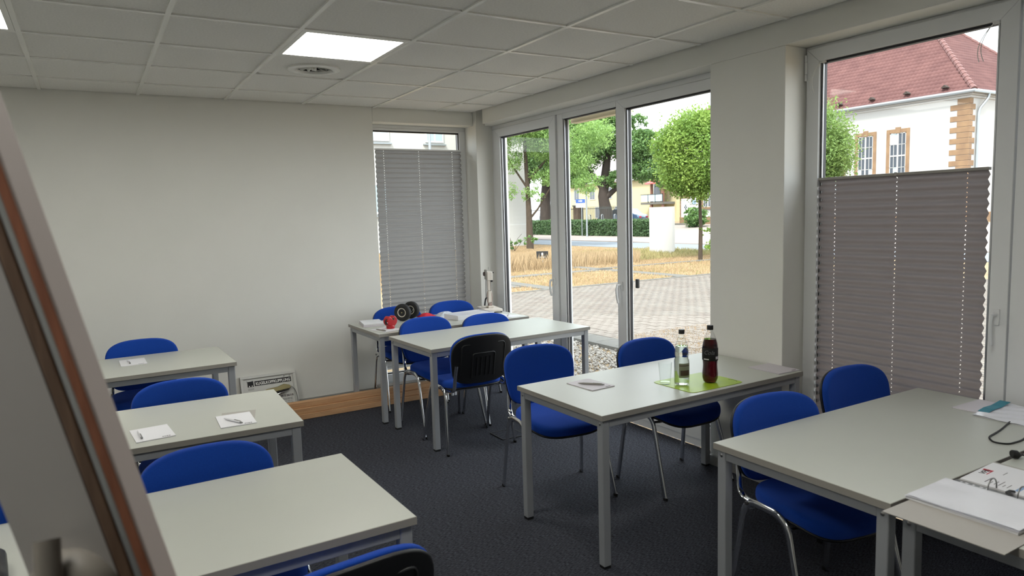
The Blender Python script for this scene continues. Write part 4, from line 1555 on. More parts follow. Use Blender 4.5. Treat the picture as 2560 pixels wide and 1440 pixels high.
# parking bays: strips of grey slabs between dry grass
bays = [(6.0, 9.65, 7.25, 10.2), (10.15, 18.3, 7.1, 10.6), (6.0, 9.65, 10.75, 11.9), (2.4, 5.5, 7.15, 8.0), (10.15, 18.3, 11.0, 15.5), (2.4, 5.5, 8.6, 11.6)]
lane = thing('bay_dividers', 'grey slab strips dividing the dry grass parking bays', 'pavement', kind='structure')
sl_src = {}
for (x0, x1, y0, y1, nx_, ny_) in ((2.36, 18.3, 7.0, 7.14, 40, 1), (5.55, 5.95, 7.15, 12, 1, 12), (9.68, 10.12, 7.15, 12, 1, 12), (2.4, 10.1, 10.25, 10.70, 19, 1), (10.15, 18.3, 10.65, 10.95, 20, 1), (2.4, 5.5, 8.05, 8.55, 8, 1)):
    for i in range(nx_):
        for j in range(ny_):
            w, d = (x1 - x0) / nx_, (y1 - y0) / ny_
            key = (round(w, 3), round(d, 3))
            loc = (x0 + w * (i + .5), y0 + d * (j + .5), G)
            if key not in sl_src:
                sl_src[key] = MB().box(-w / 2 + .006, w / 2 - .006, -d / 2 + .006, d / 2 - .006, -.03, 0).build('slab', M['slabs'], lane, loc=loc)
            else:
                inst(sl_src[key], 'slab', loc, lane)
blades('dry_grass', scatter(bays, 60000, 11), .02, .085, .007, M['straw'], 'short parched grass growing in the parking bays', 'grass', 12, .9)
blades('green_weeds', scatter(bays[:3], 5000, 14), .02, .08, .008, M['grass'], 'greenish weeds scattered through the parched bays', 'grass', 15, .9)
# tall wheat-coloured grass in front of the verge
r_ = np.random.RandomState(21)
q = np.stack([r_.uniform(-3, 18.2, 90000), r_.uniform(11.8, 30, 90000), np.full(90000, G - .03)], 1)
sl_ = (q[:, 0] + 3.288) / (q[:, 1] + 6.137)
q = q[(sl_ < .88) & (sl_ > .30) & ~((q[:, 1] > 26.8) & (q[:, 0] < 17.9))]
blades('tall_grass', q[:46000], .30, .62, .008, M['straw'], 'tall wheat-coloured dry grass along the verge', 'grass', 22, .45, True)
q = scatter([(11.5, 18.2, 12.5, 17.5)], 8000, 24)
blades('verge_grass', q, .06, .22, .014, M['grass'], 'low mixed grass around the white stele', 'grass', 25, .8)
blades('paver_weeds', scatter([(2.75, 4.5, -1.2, 1.3)], 9000, 27, G - .01), .012, .035, .0035, M['weeds'], 'dry weeds between the pavers near the kerb', 'weeds', 28, .9)
MB_ = MB().box(2.8, 4.45, -1.2, 1.25, G - .004, G + .001)
# road, pavement, raised forecourt
tag(MB().box(18.6, 22.3, -30, 80, G - .2, G - .01).build('road', M['asphalt']), 'blue-grey asphalt road beyond the dry grass', 'road', kind='structure')
tag(MB().box(22.3, 26.6, -30, 80, G - .2, G + .03).build('pavement', M['walk']), 'pale pink pavement along the far side of the road', 'pavement', kind='structure')
fc_ = MB()
fc_.add([(26.6, -30, G + .02), (37.9, -30, .46), (37.9, 80, .46), (26.6, 80, G + .02), (26.6, -30, -.4), (37.9, -30, -.4), (37.9, 80, -.4), (26.6, 80, -.4)],
        [(0, 1, 2, 3), (4, 7, 6, 5), (0, 4, 5, 1), (1, 5, 6, 2), (2, 6, 7, 3), (3, 7, 4, 0)])
tag(fc_.build('forecourt', M['walk']), 'pale paved slope rising to the old white building', 'pavement', kind='structure')
tag(MB().box(37.9, 95, -30, 95, -.4, .45).build('hillside', M['soil']), 'raised ground behind the old buildings', 'ground', kind='structure')


# ---- foliage
def crown(name, blobs, n, leaf, m, parent, seed, droop=0.0, shell=.55, asp=.55):
    r = np.random.RandomState(seed)
    vol = np.array([b[3] * b[4] * b[5] for b in blobs])
    P = []
    for b, k in zip(blobs, (vol / vol.sum() * n).astype(int) + 1):
        kc = max(6, k // 14)
        d = r.normal(size=(kc, 3))
        d /= np.linalg.norm(d, axis=1)[:, None]
        rad = shell + (1 - shell) * r.rand(kc) ** .6
        c = d * rad[:, None] * np.array(b[3:6]) + np.array(b[:3])
        idx = r.randint(0, kc, k)
        p = c[idx] + r.normal(size=(k, 3)) * np.array([1, 1, .6]) * min(b[3:6]) * .16
        P.append(p)
    P = np.concatenate(P)
    n = len(P)
    nrm_ = r.normal(size=(n, 3)) + np.array([0, 0, .9])
    nrm_ /= np.linalg.norm(nrm_, axis=1)[:, None]
    t = r.normal(size=(n, 3))
    t[:, 2] -= droop
    t -= nrm_ * (t * nrm_).sum(1)[:, None]
    t /= np.linalg.norm(t, axis=1)[:, None]
    bb_ = np.cross(nrm_, t)
    L_ = leaf * r.uniform(.6, 1.3, (n, 1))
    v = np.stack([P - t * L_, P + bb_ * L_ * asp, P + t * L_, P - bb_ * L_ * asp], 1)
    f = np.array([[0, 1, 2, 3]]) + (np.arange(n) * 4)[:, None]
    o = quick(name, v.reshape(-1, 3), f, m, parent)
    o['kind'] = 'stuff'
    return o


def trunk(parent, path, r0, r1, m, n=10, name='trunk'):
    k = len(path)
    return MB().tube(path, r0, n=n, taper=[1 - (1 - r1 / r0) * i / (k - 1) for i in range(k)]).build(name, m, parent, smooth=60)


TREES = 'trees outside the windows'
t1 = thing('robinia_tree', 'feathery light green tree with slim straight trunk, left of the window panes', 'tree', (15.6, 23.5, G - .05), group=TREES)
trunk(t1, [(0, 0, 0), (.0, .02, 1.5), (-.02, .05, 3.0), (-.1, .1, 5.2), (-.1, .1, 7.5)], .19, .05, M['bark'])
trunk(t1, [(0, .0, 1.5), (.35, -.25, 2.0), (.8, -.6, 2.9), (1.5, -1.1, 4.2)], .06, .02, M['bark'], 8, 'branch')
trunk(t1, [(0, .05, 3.0), (-.7, .4, 4.2), (-1.4, .8, 6.0)], .06, .02, M['bark'], 8, 'branch')
trunk(t1, [(0, .05, 3.4), (.9, -.6, 4.6), (2.0, -1.4, 5.6)], .06, .02, M['bark'], 8, 'branch')
crown('crown', [(-.3, .2, 6.6, 2.2, 2.2, 1.5), (.9, -.6, 5.3, 1.3, 1.3, 1.0), (-.9, .6, 4.4, .9, .9, .7), (1.7, -1.2, 4.5, 1.2, 1.2, .9), (.15, -.1, 2.75, .6, .6, .45), (-.9, .55, 2.9, .5, .5, .55),
                (.7, -.6, 3.6, .8, .8, .5), (2.6, -1.9, 5.6, 1.0, 1.0, .9), (2.2, -1.7, 3.2, .8, .8, .6)], 46000, .072, M['leafA'], t1, 31, 1.2, .3, .32)

t2 = thing('old_tree', 'dark old tree with thick trunk behind the hedge, seen between the left panes', 'tree', (30.0, 43.5, .05), group=TREES)
trunk(t2, [(0, 0, 0), (.0, .05, 2.4), (.2, -.1, 5.5), (.3, -.1, 9)], .55, .2, M['barkdark'], 14)
trunk(t2, [(.1, 0, 3.4), (1.4, -1.2, 5.2), (2.6, -2.2, 7.0)], .22, .07, M['barkdark'], 10, 'branch')
crown('crown', [(.2, 0, 7.0, 3.2, 3.2, 2.4), (-1.6, 1.6, 5.0, 1.6, 1.6, 1.2), (1.8, -1.8, 5.2, 1.6, 1.6, 1.1), (.4, 0, 10.0, 2.4, 2.4, 1.8)], 32000, .115, M['leafB'], t2, 32, .3, .5)
t3 = thing('old_tree', 'broad dark old tree with twisted trunk behind the hedge, beside the street sign', 'tree', (32.6, 38.6, .05), group=TREES)
trunk(t3, [(0, 0, 0), (.0, .05, 1.6), (-.15, .2, 2.8), (.1, .0, 5.5), (.3, -.2, 9)], .62, .2, M['barkdark'], 14)
trunk(t3, [(-.1, .1, 2.6), (1.4, -1.4, 4.4), (2.6, -2.6, 5.4)], .24, .07, M['barkdark'], 10, 'branch')
trunk(t3, [(0, 0, 3.0), (-1.2, 1.2, 5.4), (-2.0, 2.0, 7.2)], .24, .07, M['barkdark'], 10, 'branch')
crown('crown', [(-1.0, 1.0, 7.6, 2.5, 2.5, 2.2), (1.5, -1.5, 6.6, 1.8, 1.8, 1.3), (2.3, -2.3, 4.7, 1.6, 1.6, .9), (3.4, -3.2, 3.9, .9, .9, .6), (.7, -.7, 9.0, 1.3, 1.3, .9), (-1.8, 1.8, 4.6, 1.5, 1.5, 1.0), (.6, -.5, 4.1, 1.3, 1.3, .7),
                (2.4, -2.4, 7.4, 1.0, 1.0, .5), (2.2, -1.1, 8.7, 1.0, 1.0, .6), (2.5, -1.4, 7.6, 1.3, 1.3, .45), (3.0, -2.0, 6.2, 1.4, 1.4, .5), (4.1, -3.0, 3.7, .8, .8, .45)], 50000, .11, M['leafB'], t3, 33, .3, .45)
t4 = thing('round_tree', 'dense round-crowned young tree on a thin stem before the old building', 'tree', (14.6, 11.1, G - .05), group=TREES)
trunk(t4, [(0, 0, 0), (.02, .0, 1.2), (-.02, .02, 2.4), (0, 0, 4.0)], .075, .03, M['bark'], 8)
crown('crown', [(0, 0, 3.6, 1.35, 1.35, 1.5), (-.25, .2, 2.75, .9, .9, .6), (.3, -.2, 4.4, .95, .95, .7), (-.55, .5, 3.9, .8, .8, .7)], 34000, .052, M['leafC'], t4, 34, .3, .62)
crown('stem_shoots', [(.05, 0, 1.0, .12, .12, .3), (.35, -.3, .75, .35, .35, .4)], 220, .07, M['leafC'], t4, 35, .2, .3)
t5 = thing('street_tree', 'bright green tree half hidden by the left edge of the right window', 'tree', (14.2, 6.75, G - .05), group=TREES)
trunk(t5, [(0, 0, 0), (.0, .02, 1.6), (0, 0, 4.0)], .08, .03, M['bark'], 8)
crown('crown', [(0, 0, 3.5, 1.15, 1.15, 1.25), (.25, -.25, 3.1, .95, .95, .8), (.0, .1, 2.5, .8, .8, .4)], 30000, .05, M['leafD'], t5, 36, .5, .5, .4)

# hedge
hd_ = thing('clipped_hedge', 'long low clipped green hedge behind the pavement', 'hedge')
hb = MB().box(27.25, 28.25, 27.3, 62, G, .98).build('hedge_core', mat('hedge_core', (52, 70, 46), .9), hd_)
rr = np.random.RandomState(41)
n = 17000
u = rr.uniform(27.3, 60, n)
face = rr.rand(n) < .72
P = np.where(face[:, None], np.stack([27.22 + rr.normal(0, .05, n), u, rr.uniform(-.02, 1.0, n)], 1), np.stack([rr.uniform(27.2, 28.3, n), u, 1.0 + rr.normal(0, .04, n)], 1))
nr = rr.normal(size=(n, 3)) + np.array([-.6, -.2, .5])
nr /= np.linalg.norm(nr, axis=1)[:, None]
tt = np.cross(nr, rr.normal(size=(n, 3)))
tt /= np.linalg.norm(tt, axis=1)[:, None]
bb2 = np.cross(nr, tt)
L_ = .085 * rr.uniform(.6, 1.3, (n, 1))
v = np.stack([P - tt * L_, P + bb2 * L_ * .6, P + tt * L_, P - bb2 * L_ * .6], 1)
hl = quick('hedge_leaves', v.reshape(-1, 3), np.array([[0, 1, 2, 3]]) + (np.arange(n) * 4)[:, None], M['leafH'], hd_)
hl['kind'] = 'stuff'

# shrub by the door and bramble in the grass
sh_ = thing('garden_shrub', 'green shrub beside the stem of the round tree', 'shrub', (34.8, 31.0, .3))
crown('foliage', [(0, 0, .75, .9, .9, .75)], 1500, .12, M['leafB'], sh_, 51, .2, .4)
trunk(sh_, [(0, 0, 0), (0, 0, .6)], .06, .03, M['bark'], 6, 'stem')
sh_ = thing('bramble', 'straggling bramble stems at the left foot of the slim tree', 'shrub', (13.9, 22.2, G))
for k, (dx, dy, h) in enumerate(((-.9, .2, 1.3), (-.5, .3, 1.0), (.9, -.4, .7), (.3, -.2, .8))):
    trunk(sh_, [(0, 0, 0), (dx * .4, dy * .4, h * .7), (dx, dy, h)], .012, .006, M['bark'], 5, 'stem')
crown('foliage', [(-.6, .2, .9, .5, .3, .35), (.6, -.3, .55, .5, .3, .2), (0, 0, .3, .6, .4, .25)], 260, .09, M['leafB'], sh_, 52, .2, .2)

# white stele
stl = MB().box(-.07, .07, -.66, .66, 0, 1.90).build('white_stele', M['render'], bevel=.01)
stl.location = (16.35, 14.85, G - .06)
tag(stl, 'tall blank white slab standing in the grass by the road', 'stele')
# small dark sign on a post
sg = thing('small_sign', 'small dark sign with white tree symbol on a short post in the grass', 'sign', (9.12, 12.62, G), -math.radians(36))
MB().box(-.02, .02, -.012, .012, 0, .33).build('post', M['zinc'], sg)
bd2 = MB().box(-.19, .19, -.03, -.012, .28, .52).build('sign_board', mat('anthracite', (38, 39, 41), .6, spec=.2), sg, bevel=.004)
X = frame_of((0, -.0305, .43), (1, 0, 0), (0, 0, 1), (0, -1, 0))
MB().lathe([(0, .001), (.030, .001), (.030, 0)], 16, X @ Matrix.Diagonal((.9, 1.5, 1, 1))).build('tree_symbol', M['whiteprint'], bd2)
sb2 = MB()
sb2.box(-.005, .005, -.0315, -.0305, .345, .39)
x = -.10
for w in (.02, .014, .024, .016, .02, .012, .022, .018):
    sb2.box(x, x + w, -.0315, -.0305, .325, .338)
    x += w + .006
sb2.build('sign_lettering', M['whiteprint'], bd2)
# street sign on a pole
ss = thing('street_sign', 'grey pole with a blue and white sign by the hedge', 'sign', (26.3, 32.9, G), -math.radians(38))
MB().lathe([(.09, 0), (.075, .1), (.06, .15), (.055, 3.3), (0, 3.32)], 14).build('pole', M['zinc'], ss, smooth=50)
pl = MB().box(-.74, -.10, -.03, .0, 2.05, 2.62).build('sign_plate', M['whiteprint'], ss, bevel=.01)
MB().box(-.74, -.10, -.036, -.030, 2.36, 2.62).build('blue_band', mat('sign_blue', (50, 84, 150), .5), pl)
ar = MB()
T = frame_of((-.42, -.0365, 2.50), (1, 0, 0), (0, 0, 1), (0, -1, 0))
ar.prism([(-.14, -.03), (.02, -.03), (.02, -.08), (.14, 0), (.02, .08), (.02, .03), (-.14, .03)], 0, .004, T)
ar.build('arrow', M['whiteprint'], pl)
ss2 = thing('sign_post', 'thin grey post just left of the street sign pole', 'post', (26.85, 34.2, G + .02))
MB().lathe([(.035, 0), (.035, 2.6), (0, 2.62)], 10).build('post_tube', M['zinc'], ss2, smooth=50)
MB().lathe([(.07, 0), (.07, .03), (.036, .05)], 12).build('post_base', M['zinc'], ss2, smooth=50)
lp_ = thing('lamp_post', 'slim grey lamp post before the white block behind the back window', 'post', (6.95, 16.15, G))
MB().lathe([(.075, 0), (.07, .4), (.05, .5), (.045, 5.5)], 12).build('post_tube', M['zinc'], lp_, smooth=50)
MB().lathe([(.0, 5.85), (.22, 5.8), (.24, 5.7), (.05, 5.48)], 16).build('lamp_head', M['zinc'], lp_, smooth=50)
# cycle racks
rk = None
for k, lb in enumerate(('cycle stand left of three behind the hedge', 'cycle stand in the middle of three behind the hedge', 'cycle stand right of three behind the hedge')):
    loc = (29.4 + .40 * k, 36.6 - 1.0 * k, .06)
    if rk is None:
        rk = thing('cycle_stand', lb, 'cycle stand', loc, .6, 'cycle stands behind the hedge')
        MB().tube(fillet([(-.22, 0, 0), (-.22, 0, 1.35), (.22, 0, 1.35), (.22, 0, 0)], .12), .03, n=8).build('hoop', M['zinc'], rk, smooth=50)
    else:
        dup(rk, loc, .6, lb)
# fence and stone piers
fn = thing('iron_fence', 'iron railing between stone piers behind the hedge', 'fence', (31.5, 44.5, .05), kind='thing')
f_ = MB()
for k in range(150):
    f_.box(-.012, .012, -10 + .13 * k - .012, -10 + .13 * k + .012, .3, 2.0)
f_.box(-.02, .02, -10, 9.6, .42, .47)
f_.box(-.02, .02, -10, 9.6, 1.82, 1.87)
f_.build('railing', M['iron'], fn)
for y in (-3.6, 1.2, 6.0):
    MB().box(-.3, .3, y - .3, y + .3, 0, 2.05).build('pier', M['brickwall'], fn, bevel=.02)
    MB().box(-.36, .36, y - .36, y + .36, 2.05, 2.17).build('pier_cap', M['slabs'], fn, bevel=.02)
MB().box(-.18, .18, 1.2, 9.6, 0, .9).build('low_wall', M['brickwall'], fn)


# ---- cars behind the fence
def car(loc, rz, label, col):
    r = thing('parked_car', label, 'car', loc, rz, 'cars parked behind the fence')
    prof = [(-2.0, .35), (-2.05, .75), (-1.9, .92), (-1.55, .98), (-1.0, 1.42), (.3, 1.46), (1.05, 1.02), (1.85, .86), (2.05, .62), (2.05, .35)]
    X = frame_of((0, .82, 0), (1, 0, 0), (0, 0, 1), (0, -1, 0))
    MB().prism(prof, 0, 1.64, X).build('car_body', col, r, bevel=.08, seg=3, smooth=50)
    for w0 in (-.003, 1.643):
        X2 = frame_of((0, .82 - w0, 0), (1, 0, 0), (0, 0, 1), (0, -1, 0))
        MB().prism([(-1.40, .99), (-.95, 1.35), (-.1, 1.39), (-.1, .99)], -.004, .004, X2).build('side_window', M['darkglass'], r)
        MB().prism([(0, .99), (0, 1.39), (.28, 1.38), (.88, 1.0)], -.004, .004, X2).build('side_window', M['darkglass'], r)
    for x in (-1.25, 1.3):
        for y in (-.80, .80):
            w = MB().lathe([(.0, .1), (.2, .1), (.31, .08), (.31, -.08), (.2, -.1), (0, -.1)], 20, frame_of((x, y, .31), (1, 0, 0), (0, 0, 1), (0, -1, 0))).build('wheel', M['rubber'], r, smooth=40)
            MB().lathe([(0, .11), (.17, .11), (.18, .09), (.18, -.09), (.17, -.11), (0, -.11)], 16, frame_of((x, y, .31), (1, 0, 0), (0, 0, 1), (0, -1, 0))).build('hub_cap', M['zinc'], w, smooth=40)
    for y in (-.55, .55):
        MB().box(-2.08, -2.0, y - .14, y + .14, .66, .80).build('tail_light', M['inkr'], r, bevel=.02)
    return r


car((35.6, 40.2, .38), 1.9, 'blue-grey car behind the fence left of the white stele', mat('car_blue', (84, 108, 140), .25, .3, coat=.5))
car((33.9, 48.6, .28), 1.2, 'pale blue car by the old tree behind the hedge', mat('car_pale', (170, 196, 214), .25, .2, coat=.5))


# ---- the old white building: hall with hipped roof
sc_b = thing('old_hall', 'long white rendered hall with hipped red tile roof and sandstone quoins', 'building', (0, 0, 0))
bx0, by0, by1, bz0, bz1 = 37.65, 13.94, 35.45, .40, 7.30
MB().box(bx0, bx0 + 12.0, by0, by1, bz0, bz1).build('wall', M['render'], sc_b)
MB().box(bx0 - .06, bx0 + 12.06, by0 - .06, by1 + .06, bz0, 1.0).build('plinth', M['sand'], sc_b, bevel=.02)
co = MB()
co.box(bx0 - .22, bx0 + 12.2, by0 - .22, by1 + .22, 7.26, 7.42)
co.box(bx0 - .10, bx0 + 12.1, by0 - .10, by1 + .10, 7.14, 7.26)
co.build('cornice', M['render'], sc_b, bevel=.03)
gt = MB()
ge_ = [(bx0 - .42, by0 - .42), (bx0 + 12.42, by0 - .42), (bx0 + 12.42, by1 + .42), (bx0 - .42, by1 + .42)]
gt.tube([(x, y, 7.42) for x, y in ge_], .10, n=8, closed=True)
gt.build('gutter', M['zinc'], sc_b)
MB().tube(fillet([(bx0 + 1.15, by0 - .40, 7.38), (bx0 + 1.15, by0 - .36, 7.12), (bx0 + .75, by0 - .12, 6.55), (bx0 + .70, by0 - .10, 6.2), (bx0 + .68, by0 - .10, .6)], .25), .07, n=10).build('downpipe', M['zinc'], sc_b, smooth=50)
# quoins
z = 7.12
k = 0
while z > 1.05:
    h = .30
    w = .62 if k % 2 == 0 else .98
    w2 = .55 if k % 2 else .30
    MB().box(bx0 - .035, bx0 + w2, by0 - .035, by0 + w, z - h + .012, z).build('quoin_stone', M['sand'], sc_b, bevel=.015)
    MB().box(bx0 - .035, bx0 + w2, by1 - w, by1 + .035, z - h + .012, z).build('quoin_stone', M['sand'], sc_b, bevel=.015)
    z -= h
    k += 1


def hall_window(yc, zb=1.75, ztop=5.70):
    w = .97 / 2
    f = MB()
    f.box(bx0 - .05, bx0 + .02, yc - w - .20, yc - w, zb, ztop + .22)
    f.box(bx0 - .05, bx0 + .02, yc + w, yc + w + .20, zb, ztop + .22)
    f.box(bx0 - .05, bx0 + .02, yc - w, yc + w, ztop, ztop + .22)
    f.box(bx0 - .07, bx0 + .02, yc - .15, yc + .15, ztop - .02, ztop + .32)
    f.box(bx0 - .10, bx0 + .02, yc - w - .26, yc + w + .26, zb - .16, zb)
    win = f.build('window', M['sand'], sc_b, bevel=.01)
    g = MB()
    a, b = bx0 - .028, bx0 - .012
    g.box(a, b, yc - w, yc - w + .05, zb, ztop)
    g.box(a, b, yc + w - .05, yc + w, zb, ztop)
    g.box(a - .008, b, yc - .045, yc + .045, zb, ztop)
    g.box(a, b, yc - w, yc + w, ztop - .05, ztop)
    g.box(a, b, yc - w, yc + w, zb, zb + .05)
    zm = ztop - (ztop - zb) * .335
    g.box(a - .006, b, yc - w, yc + w, zm - .04, zm + .04)
    hw = (w - .05 - .045)
    for s_ in (-1, 1):
        c = yc + s_ * (.045 + hw / 2)
        g.box(a, b, c - .014, c + .014, zb, ztop)
    rows = []
    zs = [ztop - .05, ztop - .05 - (ztop - .05 - zm - .04) / 2, zm + .04]
    g.box(a, b, yc - w, yc + w, zs[1] - .014, zs[1] + .014)
    n = 4
    low = [zm - .04 - (zm - .04 - zb - .05) * k / n for k in range(n + 1)]
    for k in range(1, n):
        g.box(a, b, yc - w, yc + w, low[k] - .014, low[k] + .014)
    g.build('glazing_bar', M['render'], win)
    spans = [(zs[1], zs[0]), (zs[2], zs[1])] + [(low[k + 1], low[k]) for k in range(n)]
    for (z0, z1) in spans:
        for s_ in (-1, 1):
            for q_ in (0, 1):
                c0 = yc + s_ * (.045 + hw / 2 * q_)
                c1 = yc + s_ * (.045 + hw / 2 * (q_ + 1))
                MB().box(bx0 - .010, bx0 - .004, c0, c1, z0, z1).build('pane', M['darkglass'] if rndp.random() < .8 else M['lightglass'], win)


for yc in (17.79, 19.79, 21.79, 23.8, 25.8, 27.8, 29.8, 32.5):
    hall_window(yc)
# side door with diamond lights
dd = MB().box(bx0 - .05, bx0 - .01, 34.33, 35.33, .52, 2.46).build('entrance_door', M['frame'], sc_b, bevel=.01)
for (dy, dz) in ((-.09, 0), (.09, 0), (0, .13), (0, -.13)):
    T = frame_of((bx0 - .051, 34.82 + dy, 1.78 + dz), (0, -1, 0), (0, 0, 1), (-1, 0, 0))
    MB().prism([(-.075, 0), (0, -.105), (.075, 0), (0, .105)], 0, .008, T).build('diamond_light', M['darkglass'], dd)
MB().box(bx0 - .09, bx0 - .05, 34.40, 34.46, 1.35, 1.60).build('door_handle', M['iron'], dd)
MB().box(bx0 - .9, bx0, 34.1, 35.5, .36, .52).build('door_step', M['slabs'], sc_b, bevel=.01)
MB().box(bx0 - .04, bx0 - .01, 33.75, 34.12, 2.02, 2.30).build('wall_plate', M['inkblue'], sc_b)

# hipped roof of real stepped pantiles
ev, pitch_ = .35, .98
x0, x1, y0, y1, ze = bx0 - ev, bx0 + 12.0 + ev, by0 - ev, by1 + ev, 7.44
half = (x1 - x0) / 2
def roof_face(name, org, du, dv, length, hipped, run):
    """courses of wavy tiles; du along the eave, dv up the slope in plan (unit), trimmed to the hips"""
    course, tw = .33, .24
    slope = math.sqrt(1 + pitch_ ** 2)
    nrow = int(run * slope / course)
    V, F = [], []
    for r in range(nrow):
        s0, s1 = r * course / slope, min((r + 1) * course / slope + .02, run)
        a, b = (s0, length - s0)
        if hipped:
            a, b = s0, length - s0
        if b - a < .1:
            break
        ncol = max(2, int((b - a) / tw * 4))
        o_ = len(V)
        for i in range(ncol + 1):
            u = a + (b - a) * i / ncol
            wv = .045 * max(0, math.sin(2 * PI * u / tw))
            kick = .10 * max(0, 1 - s0 / 1.0) ** 2
            for (s_, lift) in ((s0, .12), (s1, .008)):
                p = Vector(org) + Vector(du) * u + Vector(dv) * s_
                V.append((p.x, p.y, ze + pitch_ * s_ + lift + wv + kick * 0))
            p = Vector(org) + Vector(du) * u + Vector(dv) * s0
            V.append((p.x, p.y, ze + pitch_ * s0 + .0))
        for i in range(ncol):
            c = o_ + i * 3
            F.append((c, c + 3, c + 4, c + 1))
            F.append((c + 2, c + 5, c + 3, c))
    o = quick(name, V, F, M['rooftile'], sc_b)
    o['kind'] = 'stuff'
    return o


roof_face('roof_tiles', (x0, y1, 0), (0, -1, 0), (1, 0, 0), y1 - y0, True, half)
roof_face('roof_tiles', (x0, y0, 0), (1, 0, 0), (0, 1, 0), x1 - x0, True, half)
roof_face('roof_tiles', (x1, y1, 0), (-1, 0, 0), (0, -1, 0), x1 - x0, True, half)
rd_ = MB()
za = ze + pitch_ * half
rd_.add([(x0, y0, ze), (x1, y0, ze), (x1, y1, ze), (x0, y1, ze), (x0 + half, y0 + half, za), (x0 + half, y1 - half, za)],
        [(0, 1, 4), (1, 2, 5, 4), (2, 3, 5), (3, 0, 4, 5), (0, 3, 2, 1)])
rd_.build('roof_deck', M['rooftile'], sc_b)
rt = None
for (p0, p1) in (((x0, y0, ze), (x0 + half, y0 + half, za)), ((x1, y0, ze), (x0 + half, y0 + half, za)), ((x0, y1, ze), (x0 + half, y1 - half, za)), ((x0 + half, y0 + half, za), (x0 + half, y1 - half, za))):
    p0, p1 = Vector(p0), Vector(p1)
    d = p1 - p0
    n_ = int(d.length / .42)
    for k in range(n_):
        a = p0 + d * (k / n_)
        T = frame_of(a + Vector((0, 0, .05)), d.cross(Vector((0, 0, 1))), d.cross(Vector((0, 0, 1))).cross(d), d)
        if rt is None:
            rt = MB().lathe([(.17, 0), (.14, .46)], 8).mesh('ridge_tile')
            rt.materials.append(M['ridge'])
        q_ = bpy.data.objects.new('ridge_tile', rt)
        COL.objects.link(q_)
        q_.matrix_world = T
        q_.parent = sc_b
for k in range(9):
    y = by0 + 1.2 + 2.1 * k
    MB().prism([(-.18, 0), (.18, 0), (0, .16)], 0, .30, frame_of((x0 + .32, y, ze + pitch_ * .32 + .05), (0, 1, 0), (0, 0, 1), (-1, 0, 0))).build('roof_vent', M['barkdark'], sc_b)

# ---- yellow house with solar roof and balcony
yh = thing('yellow_house', 'pale yellow house with solar panels and a glass balcony', 'building')
hx, hy0, hy1 = 46.2, 45.0, 64.0
MB().box(hx, hx + 10, hy0 + 1.5, hy1, .4, 5.0).build('wall', M['yellow'], yh)
rf = MB()
rf.add([(hx - .5, hy0 + 1.0, 4.8), (hx + 10.5, hy0 + 1.0, 4.8), (hx + 10.5, hy1 + .5, 4.8), (hx - .5, hy1 + .5, 4.8), (hx + 5, hy0 + 1.0, 8.9), (hx + 5, hy1 + .5, 8.9)],
       [(0, 3, 5, 4), (1, 4, 5, 2), (0, 4, 1), (3, 2, 5), (0, 1, 2, 3)])
rf.build('roof', mat('slate_roof', (128, 118, 122), .7), yh)
sl3 = math.hypot(5.5, 4.1)
RT = frame_of((hx - .5, hy0 + 1.4, 4.86), (0, 1, 0), (5.5, 0, 4.1), (-4.1, 0, 5.5))
sp_ = None
for i in range(5):
    for j in range(4):
        u, v = .3 + 1.72 * i, .9 + 1.12 * j
        fr_ = MB().box(u, u + 1.66, v, v + 1.06, .04, .10, RT).build('solar_panel', M['solar'], yh)
        MB().box(u, u + 1.66, v, v + .04, .10, .11, RT).build('panel_rim', M['zinc'], fr_)
MB().box(hx - 1.3, hx + .4, hy0 + .2, hy0 + 3.4, 2.20, 2.42).build('balcony_slab', M['slabs'], yh)
for i in range(3):
    gp = MB().box(hx - 1.32, hx - 1.28, hy0 + .25 + 1.03 * i, hy0 + 1.24 + 1.03 * i, 2.50, 3.15).build('glass_rail', M['lightglass'], yh)
    MB().box(hx - 1.34, hx - 1.26, hy0 + .20 + 1.03 * i, hy0 + .26 + 1.03 * i, 2.42, 3.22).build('rail_post', M['iron'], gp)
MB().box(hx - 1.34, hx - 1.26, hy0 + .2, hy0 + 3.4, 3.16, 3.22).build('hand_rail', M['iron'], yh)
MB().box(hx + .3, hx + 4, hy0, hy0 + 1.6, .4, 5.0).build('side_wing', M['yellow'], yh)
for y in (hy0 + .3, hy0 + 1.9):
    MB().box(hx - 1.2, hx - 1.0, y, y + .2, .4, 4.5).build('balcony_pillar', M['darkwood'], yh)
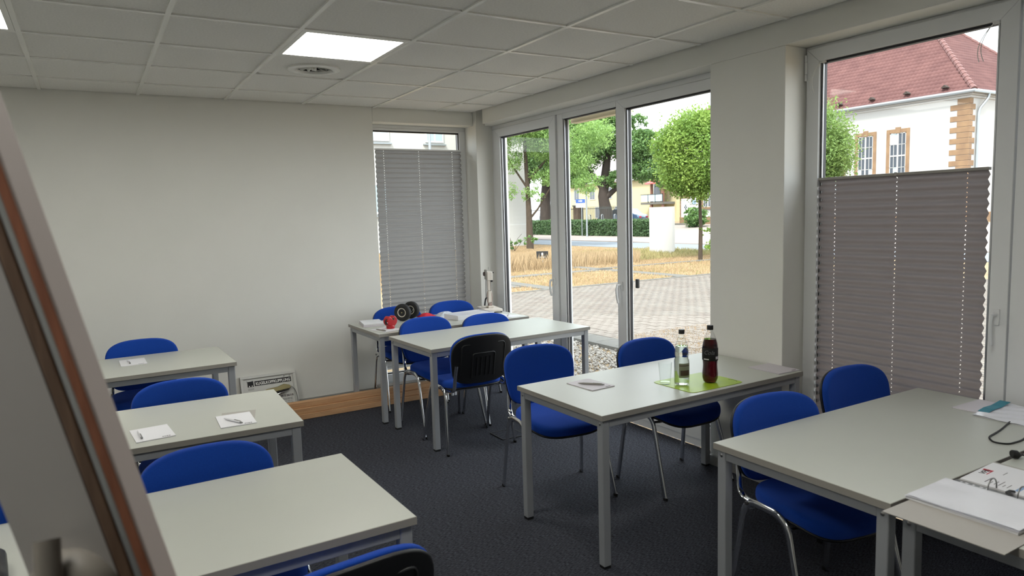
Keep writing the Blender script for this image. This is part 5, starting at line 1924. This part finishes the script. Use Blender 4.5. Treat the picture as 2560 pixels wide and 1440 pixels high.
MB().add([(hx - 1.6, hy0 - .2, 4.3), (hx - 1.6, hy0 + 2.4, 4.3), (hx + .6, hy0 + 2.4, 5.1), (hx + .6, hy0 - .2, 5.1), (hx - 1.6, hy0 - .2, 4.2), (hx - 1.6, hy0 + 2.4, 4.2), (hx + .6, hy0 + 2.4, 5.0), (hx + .6, hy0 - .2, 5.0)],
         [(0, 3, 2, 1), (4, 5, 6, 7), (0, 1, 5, 4), (1, 2, 6, 5), (2, 3, 7, 6), (3, 0, 4, 7)]).build('porch_roof', mat('red_awning', (196, 84, 84), .7), yh)
for (y, z0, z1) in ((hy0 + 2.4, 2.45, 4.3), (52, 3.0, 4.3), (55, 3.0, 4.3), (58, 3.0, 4.3), (61, 3.0, 4.3), (53.5, .9, 2.2), (57, .9, 2.2)):
    f = MB().box(hx - .05, hx + .01, y - .5, y + .5, z0, z1).build('window', M['render'], yh)
    MB().box(hx - .06, hx - .05, y - .42, y - .03, z0 + .08, z1 - .08).build('pane', M['darkglass'], f)
    MB().box(hx - .06, hx - .05, y + .03, y + .42, z0 + .08, z1 - .08).build('pane', M['darkglass'], f)

# ---- white apartment block beyond the back window
nb_ = thing('white_block', 'white rendered block with paired casements behind the narrow back window', 'building')
MB().box(-16, 17.68, 27.0, 38.0, -.3, 9.0).build('wall', M['render'], nb_)
MB().box(-16.05, 17.73, 26.95, 38.05, -.3, 1.05).build('plinth', M['render'], nb_, bevel=.01)
MB().box(-16.4, 18.1, 26.6, 38.4, 9.0, 9.3).build('roof_slab', M['zinc'], nb_)
for k in range(9):
    xc = -13.0 + 3.02 * k + .0
    xc = 9.24 + 2.95 * (k - 7)
    for zb in (1.9, 5.45):
        f = MB().box(xc - .50, xc + .50, 26.93, 27.01, zb - .07, zb + 1.42).build('window', M['frame'], nb_)
        MB().box(xc - .43, xc - .04, 26.92, 26.93, zb + .02, zb + 1.34).build('pane', M['lightglass'], f)
        MB().box(xc + .04, xc + .43, 26.92, 26.93, zb + .02, zb + 1.34).build('pane', M['lightglass'], f)
        MB().box(xc - .62, xc + .62, 26.86, 27.01, zb - .22, zb - .16).build('sill', M['zinc'], f)
